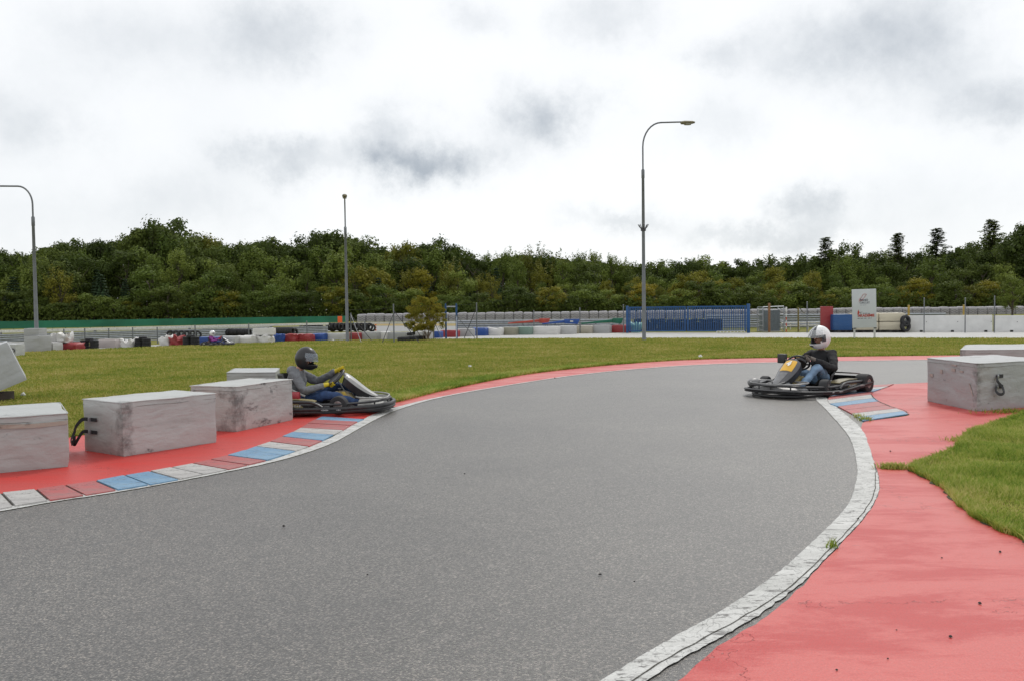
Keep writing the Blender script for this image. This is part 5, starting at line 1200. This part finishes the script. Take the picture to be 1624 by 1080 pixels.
def joints(head, neck, chest, hip, shz, elR, elL, angR, angL, knR, knL, anR, anL, yaw=0):
    def hand(a): return SW_C+(SW_E1*math.cos(a)+SW_E2*math.sin(a))*(SW_R+.02)+SW_N*.03
    J = dict(head=head, neck=neck, chest=chest, hip=hip, shR=V3(shz[0], -.185, shz[1]), shL=V3(shz[0], .185, shz[1]), elR=elR, elL=elL, angR=angR, angL=angL, haR=hand(angR), haL=hand(angL), knR=knR, knL=knL, anR=anR, anL=anL,
             toeR=anR+V3(.12, 0, .05), toeL=anL+V3(.12, 0, .05), yaw=yaw)
    return J
def fab(name, c, var=.2, sc_=40): return simple(name, c, .85, var=var, scale=sc_, bmp=.25)
JEAN_D = fab('dark_denim', (.028, .06, .15), .35, 14); JEAN_L = fab('pale_denim', (.17, .26, .38), .3, 10)
# left kart
LK = V3(-3.10, 13.45, .024); LY = R(2)
kart(LK, LY, 1.0, 'left', 'go kart with pale grey fairing leaving the left kerb')
J1 = joints(V3(-.055, 0, .79), V3(-.15, 0, .645), V3(-.20, 0, .47), V3(-.17, 0, .20), (-.19, .575), V3(-.02, -.32, .33), V3(.06, .36, .42), -2.05, .62, V3(.40, -.27, .26), V3(.42, .22, .37), V3(.80, -.17, .12), V3(.86, .17, .13), R(-12))
HB = simple('helmet_black', (.012, .012, .014), .4, var=.2, coat=.1); HS = simple('helmet_liner', (.02, .02, .02), .7)
HSG = simple('helmet_trim', (.25, .25, .26), .4)
person(LK, LY, 1.0, J1, dict(top_name='hoodie', top=fab('grey_jersey', (.15, .155, .165)), hood=True, legs=JEAN_D, shoe=simple('dark_shoe', (.03, .035, .06), .6), glove=simple('yellow_glove', (.55, .42, .01), .6), glove2=BLACK),
       'kart driver in grey hoodie, dark jeans, yellow gloves and black full face helmet', lambda e: helmet(e, V3(-.045, 0, .80), .172, .145, .185, R(-12), R(9), HB, HS, None, 14, 1.30), 3)
# right kart
RK = V3(5.30, 15.55, .004); RY = math.atan2(-math.cos(R(50)), -math.sin(R(50)))
kart(RK, RY, 1.09, 'right', 'dark go kart with yellow number 4 panel on the track at the right')
J2 = joints(V3(-.19, .02, .86), V3(-.25, 0, .70), V3(-.29, 0, .50), V3(-.24, 0, .21), (-.28, .62), V3(-.02, -.34, .40), V3(-.02, .36, .40), -1.25, 1.25, V3(.28, -.27, .40), V3(.30, .27, .44), V3(.74, -.17, .12), V3(.72, .19, .12), R(-20))
HW = simple('helmet_white', (.80, .80, .80), .25, var=.1, coat=.4); HG = simple('helmet_graphite', (.07, .075, .085), .35)
def band2(a, el):
    if el > R(18) and .18 < abs(a) < .62 and math.cos(a) > -.2 and a > 0: return True
    if el > R(18) and -.30 < a < -.05: return True
    if abs(abs(a)-1.35) < .22 and R(-16) < el < R(14): return True
    return False
person(RK, RY, 1.09, J2, dict(top_name='sweater', top=fab('black_jersey', (.012, .012, .014)), hood=False, legs=JEAN_L, shoe=simple('grey_shoe', (.12, .12, .13), .6), glove=simple('taupe_glove', (.15, .13, .11), .6), glove2=BLACK),
       'kart driver in black sweater and pale jeans with white and grey full face helmet', lambda e: helmet(e, V3(-.18, .02, .88), .182, .158, .195, R(-22), R(8), HW, HG, band2, 24), 8)
# far kart
fg = G(341, 548.3); fy = R(3)
kart(V3(fg.x, fg.y, .006), fy, .68, 'far', 'small dark go kart on the far track before the blue block')
person(V3(fg.x, fg.y, .006), fy, .68, joints(V3(-.16, 0, .80), V3(-.22, 0, .65), V3(-.27, 0, .47), V3(-.24, 0, .20), (-.26, .575), V3(-.04, -.32, .33), V3(.0, .34, .38), -1.6, 1.3, V3(.36, -.25, .30), V3(.38, .22, .34), V3(.78, -.17, .12), V3(.80, .17, .12)),
       dict(top_name='racing_top', top=fab('purple_suit', (.22, .04, .22)), hood=False, legs=fab('blue_suit', (.05, .07, .2)), shoe=MC['grey_shoe'], glove=simple('red_glove', (.5, .04, .03), .6), glove2=BLACK),
       'distant kart driver in a purple top with white helmet on the far track', lambda e: helmet(e, V3(-.15, 0, .82), .19, .165, .195, 0, 0, HW, HG, None, 0), 11)
# ------------------------------------------------------------------ trees
def leaf_mat(name, stops, tr=.3):
    m, t, b = nt(name); g = N(t, 'ShaderNodeNewGeometry'); oi = N(t, 'ShaderNodeObjectInfo'); tc = N(t, 'ShaderNodeTexCoord'); n = noise_n(t, tc.outputs['Object'], .55, 3, .6)
    f = mathn(t, 'ADD', mathn(t, 'MULTIPLY', g.outputs['Random Per Island'], .25), mathn(t, 'ADD', mathn(t, 'MULTIPLY', oi.outputs['Random'], .45), mathn(t, 'MULTIPLY', n.outputs[0], .45)))
    c = ramp(t, f, stops); L(t, c.outputs[0], b.inputs['Base Color']); b.inputs['Roughness'].default_value = .65; b.inputs['Specular IOR Level'].default_value = .15
    tn = N(t, 'ShaderNodeBsdfTranslucent'); L(t, c.outputs[0], tn.inputs[0]); mx = N(t, 'ShaderNodeMixShader'); mx.inputs[0].default_value = tr
    L(t, b.outputs[0], mx.inputs[1]); L(t, tn.outputs[0], mx.inputs[2]); L(t, mx.outputs[0], t.nodes['Material Output'].inputs[0]); return m
LM = dict(dark=leaf_mat('leaves_dark', [(.25, (.034, .052, .011)), (.55, (.066, .094, .018)), (.9, (.115, .145, .03))]),
          mid=leaf_mat('leaves_mid', [(.25, (.062, .094, .018)), (.55, (.12, .165, .03)), (.9, (.21, .25, .05))]),
          olive=leaf_mat('leaves_olive', [(.25, (.09, .10, .014)), (.55, (.16, .165, .024)), (.9, (.26, .235, .035))]),
          yellow=leaf_mat('leaves_yellow', [(.3, (.12, .13, .014)), (.55, (.21, .19, .02)), (.85, (.32, .25, .025))]),
          conif=leaf_mat('needles', [(.25, (.02, .042, .018)), (.55, (.038, .07, .03)), (.9, (.07, .11, .05))], .12))
BARK = simple('bark', (.075, .06, .045), .9, var=.35, scale=3)
def leaf_quads(Pt, size, D=None):
    n = len(Pt); a = rng.normal(0, 1, (n, 3)); a[:, 2] = a[:, 2]*.8+.3; a /= np.linalg.norm(a, axis=1)[:, None]
    if D is not None: a = a*.55+D; a /= np.linalg.norm(a, axis=1)[:, None]+1e-9
    b = rng.normal(0, 1, (n, 3)); b = np.cross(a, b); b /= np.linalg.norm(b, axis=1)[:, None]; c = np.cross(a, b)
    s = (size*rng.uniform(.55, 1.35, n))[:, None]
    V = np.stack([Pt+b*s, Pt+c*s*.55+b*s*.2, Pt-b*s*.9, Pt-c*s*.6-b*s*.1], 1)
    return V.reshape(-1, 3), (np.arange(n)[:, None]*4+np.arange(4)[None])
def crown_pts(kind, n, seed):
    r = np.random.default_rng(seed); out = []; dd = []
    if kind in ('round', 'tall', 'airy', 'oak'):
        cnt = {'round': 22, 'tall': 26, 'airy': 30, 'oak': 28}[kind]; lob = []
        for i in range(cnt):
            z = r.uniform(.22, .93) if kind != 'oak' else r.uniform(.45, .94); wz = math.sin(math.pi*min(1, max(.05, (z-.1)/.95)))**.6
            wd = {'round': .30, 'tall': .19, 'airy': .20, 'oak': .32}[kind]*wz; a = r.uniform(0, 2*math.pi); q = wd*math.sqrt(r.uniform(.1, 1))
            sz = {'round': r.uniform(.07, .13), 'tall': r.uniform(.05, .10), 'airy': r.uniform(.04, .08), 'oak': r.uniform(.05, .095)}[kind]
            lob.append((q*math.cos(a), q*math.sin(a), z, sz))
        per = n//cnt
        for x, y, z, s in lob:
            d = r.normal(0, 1, (per, 3)); d /= np.linalg.norm(d, axis=1)[:, None]; rad = s*(r.uniform(0, 1, per)**.4)
            rad *= 1+.35*r.normal(0, 1, per)*.5
            out.append(np.stack([x+d[:, 0]*rad*1.15, y+d[:, 1]*rad*1.15, z+d[:, 2]*rad*(1.0 if kind in ('round', 'oak') else 1.5)], 1)); dd.append(d)
        if kind in ('airy', 'tall'):
            for i in range(14):   # upright whips
                a = r.uniform(0, 2*math.pi); q = r.uniform(.02, .18); z0 = r.uniform(.6, .85); m_ = per//3; tt = r.uniform(0, 1, m_)
                out.append(np.stack([q*math.cos(a)*(1+tt*.4)+r.normal(0, .012, m_), q*math.sin(a)*(1+tt*.4)+r.normal(0, .012, m_), z0+tt*r.uniform(.12, .25)], 1))
    elif kind == 'spruce':
        tiers = 17
        for i in range(tiers):
            z = .1+.86*i/tiers; w_ = .2*(1-z)**.85+.012; m_ = int(n*(w_*1.0)/2.1)+20; a = r.uniform(0, 2*math.pi, m_); na = 7; a = np.round(a/(2*math.pi/na))*(2*math.pi/na)+r.normal(0, .16, m_)+i
            q = w_*np.sqrt(r.uniform(.02, 1, m_)); out.append(np.stack([q*np.cos(a), q*np.sin(a), z-.28*q+r.normal(0, .008, m_)], 1))
    elif kind == 'pine':
        for i in range(46):
            z = .52+.47*(i+.5)/46; w_ = .115*(1-(z-.5)/.5)**.55*(.55+.45*math.sin(i*2.4))+.008; a = i*2.4+r.normal(0, .5); q = w_*r.uniform(.35, 1.1); s = r.uniform(.018, .034); m_ = n//46
            d = r.normal(0, 1, (m_, 3)); d /= np.linalg.norm(d, axis=1)[:, None]; rad = s*r.uniform(0, 1, m_)**.5
            out.append(np.stack([q*math.cos(a)+d[:, 0]*rad*1.5, q*math.sin(a)+d[:, 1]*rad*1.5, z+d[:, 2]*rad*.6], 1))
    elif kind == 'bush':
        for i in range(120):
            z = r.uniform(.22, .95); a = r.uniform(0, 2*math.pi); q = .46*math.sqrt(r.uniform(.05, 1))*math.sin(math.pi*min(1, (z+.08)/1.08))**.5; s = r.uniform(.05, .09); m_ = n//120
            d = r.normal(0, 1, (m_, 3)); d /= np.linalg.norm(d, axis=1)[:, None]; rad = s*r.uniform(0, 1, m_)**.45
            out.append(np.stack([q*math.cos(a)+d[:, 0]*rad, q*math.sin(a)+d[:, 1]*rad, z+d[:, 2]*rad*.8], 1))
    Pn = np.concatenate(out); Dn = (Pn-np.array([0, 0, .45]))*np.array([2.2, 2.2, 1.6])
    if dd: Dn[:sum(map(len, dd))] = np.concatenate(dd)
    else: Dn /= np.linalg.norm(Dn, axis=1)[:, None]+1e-9
    return Pn, Dn
def limbs(kind, pts, r0=.018, seed=0):
    r = np.random.default_rng(seed); mb = MB()
    if kind == 'bush':
        for i in range(11):
            q = pts[r.integers(0, len(pts))]*np.array([.8, .8, 1.0]); a = r.uniform(0, 6.28); b0 = V3(.06*math.cos(a), .06*math.sin(a), 0); q = Vector(q); mb.tube([b0, b0.lerp(q, .45)+V3(b0.x*.8, b0.y*.8, .03), q], [.010, .007, .003], 6)
        return mb
    top = .9 if kind in ('spruce', 'pine') else .72
    tr = [V3(0, 0, -.01), V3(r.normal(0, .006), r.normal(0, .006), .25), V3(r.normal(0, .012), r.normal(0, .012), .5), V3(r.normal(0, .012), r.normal(0, .01), top)]
    mb.tube(tr, [r0, r0*.8, r0*.55, r0*.12], 7)
    if kind != 'spruce':
        for i in range(16 if kind in ('oak', 'airy') else 11):
            q = Vector(pts[r.integers(0, len(pts))]); zb = max(.15, min(top-.05, q.z-.12-.25*r.random())); b0 = V3(0, 0, zb)
            mb.tube([b0, b0.lerp(q, .5)+V3(0, 0, -.01), q], [r0*.42, r0*.25, r0*.08], 5)
    return mb
def make_tree(kind, mat, n, size, name, seed, r0=.018):
    """unit-height tree: scale it to its height"""
    pts, D_ = crown_pts(kind, n, seed); e = empty(name, (0, 0, 0)); V_, F_ = leaf_quads(pts, size, D_)
    np_mesh('crown', V_, F_, LM[mat], e); limbs(kind, pts, r0, seed).build('trunk', BARK, e, True); return e
PT = {}
def proto(kind, mat, n, size, seed, r0=.018):
    PT[(kind, mat, seed)] = [kind, mat, n, size, seed, r0, None]
NAMES = {'round': 'leafy_tree', 'tall': 'tall_tree', 'airy': 'airy_tree', 'oak': 'oak_tree', 'spruce': 'spruce_tree', 'pine': 'pine_tree', 'bush': 'bush'}
def put_tree(key, px, ytop, Y, label=None, group=None, wsc=1.0, cat=None):
    p = PT[key]; kind = p[0]
    zt = P(px, ytop, Y); h = zt.z
    if p[6] is None: p[6] = make_tree(kind, p[1], p[2], p[3], NAMES[kind], p[4], p[5]); o = p[6]
    else: o = copy_tree(p[6])
    o.location = (zt.x, zt.y, 0); o.rotation_euler.z = random.uniform(0, 6.28); o.scale = (h*wsc, h*wsc, h/.97)
    setp(o, label, cat or 'tree', group); 
    if not group and 'group' in o: del o['group']
    return o
for sd in (1, 2, 3): proto('round', 'mid', 4200, .020, sd); proto('oak', 'dark', 4200, .017, sd+10); proto('tall', 'mid', 3800, .017, sd+20)
for sd in (1, 2): proto('round', 'dark', 4200, .020, sd+30); proto('airy', 'olive', 3600, .014, sd+40); proto('round', 'olive', 4200, .019, sd+50); proto('spruce', 'conif', 4200, .020, sd+60); proto('pine', 'dark', 2700, .0115, sd+70, .011)
proto('round', 'yellow', 3800, .019, 81); proto('airy', 'mid', 3600, .014, 91)
SKY_L = [(-60, 395), (0, 392), (40, 400), (70, 385), (110, 379), (150, 386), (200, 383), (235, 360), (262, 354), (300, 372), (330, 378), (380, 386), (410, 376), (450, 379), (485, 384), (520, 369), (560, 381), (610, 389), (650, 395), (685, 381), (720, 394), (760, 408), (800, 398), (830, 395), (870, 400), (920, 403), (960, 407), (1000, 414), (1050, 416), (1110, 409), (1160, 414), (1210, 412), (1260, 411), (1305, 402), (1350, 396), (1380, 402), (1425, 398), (1450, 400), (1485, 396), (1530, 387), (1575, 384), (1610, 368), (1650, 352), (1700, 350)]
def sky_y(px):
    for (a, ya), (b, yb) in zip(SKY_L, SKY_L[1:]):
        if a <= px <= b: return ya+(yb-ya)*(px-a)/(b-a)
    return 395
GB = 'dark trees along the skyline of the wood'; GM = 'bushy trees along the front of the wood'; GF = 'low young trees at the foot of the wood'; GV = 'trees in the middle depth of the wood'
# back row: reaches the skyline
px = -70
while px < 1700:
    y0 = sky_y(px)+random.uniform(-3, 7); k = random.random()
    if px < 760: key = random.choice([('oak', 'dark', 11), ('oak', 'dark', 12), ('oak', 'dark', 13), ('round', 'dark', 31), ('round', 'dark', 32)])
    elif px < 1000: key = random.choice([('airy', 'olive', 41), ('airy', 'olive', 42), ('airy', 'mid', 91), ('tall', 'mid', 21)])
    elif px < 1290: key = random.choice([('oak', 'dark', 11), ('round', 'dark', 31), ('tall', 'mid', 22), ('round', 'mid', 2)])
    else: key = random.choice([('oak', 'dark', 12), ('tall', 'mid', 23), ('round', 'dark', 32), ('spruce', 'conif', 61)])
    lab = {'oak': 'dark spreading tree on the skyline of the wood', 'round': 'dark round crowned tree on the skyline of the wood', 'airy': 'pale airy tree with upright twigs on the skyline', 'tall': 'slender green tree on the skyline of the wood', 'spruce': 'dark spruce on the skyline of the wood'}[key[0]]
    if key == ('round', 'mid', 2): lab = 'mid green round tree on the skyline of the wood'
    put_tree(key, px, y0, random.uniform(150, 168), lab, GB); px += random.uniform(19, 29)
# distinct skyline trees
put_tree(('oak', 'dark', 11), 258, 352, 160, 'tallest spreading oak on the left skyline, two round heads against the sky')
put_tree(('oak', 'dark', 13), 524, 368, 158, 'dark oak head on the skyline directly left of the middle lamp post')
put_tree(('oak', 'dark', 12), 683, 380, 157, 'dark oak with gaps of sky, above and right of the orange bush')
put_tree(('airy', 'olive', 41), 326, 376, 155, 'thin see through tree just right of the tallest oak')
for (px, y, key, lab) in ((1308, 380, 71, 'leftmost of the tall pines, narrow and ragged, above the tall red block'), (1424, 373, 72, 'second tall pine, above the cream blocks right of the sign'), (1485, 366, 71, 'third tall pine standing above the white concrete wall'), (1573, 352, 72, 'tallest pine with bare stem and side branch, near the right edge')):
    put_tree(('pine', 'dark', key), px, y, 150, lab, None, 1.6)
put_tree(('oak', 'dark', 12), 1340, 388, 149, 'broad dark tree between the first and second tall pines')
put_tree(('round', 'dark', 31), 1640, 352, 135, 'large dark tree cut off by the right edge of the photo')
# middle rows
for (Y0, Y1, dy0, dy1, step, grp) in ((140, 148, 12, 34, 30, GV), (130, 137, 26, 58, 34, GM)):
    px = -70
    while px < 1700:
        base = min(sky_y(px), 412)+random.uniform(dy0, dy1); base = min(base, 452)
        k = random.random()
        if px < 240: pool = [('round', 'dark', 31), ('spruce', 'conif', 61), ('round', 'mid', 1), ('tall', 'mid', 21), ('spruce', 'conif', 62)]
        elif px < 620: pool = [('round', 'mid', 1), ('tall', 'mid', 22), ('tall', 'mid', 21), ('tall', 'mid', 23), ('airy', 'mid', 91), ('round', 'dark', 31), ('round', 'olive', 52), ('round', 'mid', 2)]
        elif px < 1000: pool = [('round', 'mid', 3), ('tall', 'mid', 21), ('round', 'dark', 32), ('airy', 'mid', 91), ('airy', 'olive', 42), ('round', 'dark', 31), ('spruce', 'conif', 61)]
        elif px < 1290: pool = [('round', 'olive', 51), ('round', 'dark', 31), ('round', 'mid', 2), ('round', 'olive', 52)]
        else: pool = [('round', 'dark', 32), ('round', 'mid', 3), ('tall', 'mid', 23), ('round', 'dark', 31)]
        key = random.choice(pool)
        lab = {('round', 'dark'): 'dark green bushy tree', ('round', 'mid'): 'mid green bushy tree', ('round', 'olive'): 'olive green bushy tree', ('tall', 'mid'): 'slender mid green tree', ('spruce', 'conif'): 'dark blue green spruce', ('airy', 'mid'): 'thin leaved pale tree', ('airy', 'olive'): 'thin leaved olive tree'}[key[:2]]
        put_tree(key, px, base, random.uniform(Y0, Y1), lab+(' in the middle depth of the wood' if grp == GV else ' in the front rank of the wood'), grp, random.uniform(.95, 1.25)); px += step*random.uniform(.85, 1.35)
for (px, y, key, Y, ws, lab) in ((235, 424, ('round', 'mid', 2), 128, 1.5, 'broad pale green tree in front of the wood, below the tallest oak'), (330, 428, ('round', 'mid', 1), 127, 1.4, 'broad green tree in front of the wood, left of the black helmet'), (160, 432, ('spruce', 'conif', 62), 128, 1.3, 'wide spruce in front of the wood, above the pinkish double block'),
                          (20, 436, ('spruce', 'conif', 61), 126, 1.5, 'wide dark spruce at the left edge of the wood'), (95, 428, ('airy', 'olive', 42), 127, 1.2, 'yellowish thin tree right of the left lamp post'), (670, 428, ('round', 'yellow', 81), 134, 1.1, 'yellow crowned tree above the orange bush'), (725, 432, ('round', 'mid', 3), 132, 1.3, 'pale green round tree above the blue steel frame'),
                          (600, 438, ('spruce', 'conif', 61), 128, 1.3, 'dark spruce behind the first braced fence post'), (640, 390, ('round', 'olive', 51), 150, .9, 'yellow green tree head on the skyline between the middle lamp post and the bush'), (1090, 436, ('round', 'yellow', 81), 134, 1.1, 'yellow tree behind the right half of the blue gate'), (1140, 446, ('round', 'yellow', 81), 136, .9, 'small yellow crowned tree behind the gate end'),
                          (960, 446, ('round', 'yellow', 81), 136, .8, 'small yellowish tree behind the green boom'), (1480, 412, ('airy', 'mid', 91), 130, 1.5, 'feathery pale green tree above the concrete wall, under the third pine'), (1290, 432, ('airy', 'olive', 41), 128, 1.1, 'yellow green sapling behind the tall red block')):
    put_tree(key, px, y, Y, lab, None, ws)
# foot of the wood: low saplings
px = -60
while px < 1700:
    key = random.choice([('round', 'mid', 1), ('round', 'dark', 31), ('round', 'dark', 32), ('round', 'mid', 3), ('round', 'dark', 31)])
    if random.random() < .25: key = random.choice([('round', 'yellow', 81), ('round', 'olive', 51)])
    put_tree(key, px, random.uniform(448, 476) - (px-812)*.0122, random.uniform(124, 127), {'dark': 'dark low sapling', 'mid': 'green low sapling', 'yellow': 'yellow low sapling', 'olive': 'olive low sapling'}[key[1]]+' at the foot of the wood', GF, 1.7, 'sapling'); px += random.uniform(22, 38)
put_tree(('airy', 'mid', 91), 1606, 440, 100, 'light green shrubby tree at the right edge behind the concrete wall', None, 1.5)
# deep wood mass behind
n = 75000; pxs = rng.uniform(-120, 1760, n); Ym = rng.uniform(164, 190, n); ys = np.array([sky_y(min(1699, max(-59, p))) for p in pxs])
Xm = (pxs-812)/F*Ym; top = 1.55+(hz(812)-(pxs-812)*math.tan(PH)-ys-13)/F*Ym*(1+.0*Ym); top *= 1+.06*np.array([noise.noise(Vector((x*.35, y*.3, 0))) for x, y in zip(Xm, Ym)])
Zm = top*rng.uniform(0, 1, n)**.6
V_, F_ = leaf_quads(np.stack([Xm, Ym, Zm], 1), .62); o = np_mesh('wood', V_, F_, LM['dark']); setp(o, 'dense dark wood closing the view behind the separate trees', 'wood', None, 'stuff')
# undergrowth right behind the walls
n = 70000; Xm = rng.uniform(-95, 100, n); Ym = 122.5+rng.uniform(0, 7, n); Zm = rng.uniform(0, 1, n)**1.1*3.4*(.8+.5*np.array([noise.noise(Vector((x*.3, 0, 3))) for x in Xm]))
V_, F_ = leaf_quads(np.stack([Xm, Ym, Zm], 1), .2); o = np_mesh('undergrowth', V_, F_, LM['dark']); setp(o, 'low dark undergrowth at the foot of the wood', 'undergrowth', None, 'stuff')
# ---- orange bush in the infield
BL = leaf_mat('bush_leaves', [(.2, (.13, .15, .02)), (.42, (.24, .22, .028)), (.62, (.34, .23, .035)), (.8, (.40, .17, .035))], .4); LM['bush'] = BL
g = G(675, 539.5); s = F/g.y; be = empty('autumn_bush', g, 0, 'rounded bush with orange and yellow leaves on several bare stems in the infield', 'bush'); hb_ = 71/s
pts, _ = crown_pts('bush', 17000, 5); pts = pts[pts[:, 2] < 1.0]; V_, F_ = leaf_quads(pts, .015); V_ = V_*np.array([hb_*1.02, hb_*1.02, hb_]); np_mesh('foliage', V_, F_, BL, be)
lm_ = limbs('bush', pts, .02, 4); lm_.v = [tuple(Vector(v)*hb_) for v in lm_.v]; lm_.build('stems', simple('pale_stems', (.20, .15, .11), .85), be, True)

# bits of paper in the grass
for (px, py, r_) in ((745, 583, .05), (1111, 568.3, .07), (37, 629, .05), (528, 541.5, .07)):
    g = G(px, py); mb = MB(); mb.lathe([(.2*r_, 0), (r_, .3*r_), (.8*r_, .9*r_), (.2*r_, 1.1*r_)], 7); mb.v = [tuple(Vector(v)*(1+.6*noise.noise(Vector(v)*30+Vector((px, 0, 0))))) for v in mb.v]
    setp(mb.build('paper_scrap', simple('scrap_white', (.6, .6, .58), .7), loc=(g.x, g.y, .02)), 'crumpled white scrap lying in the grass', 'scrap', 'white scraps in the grass')
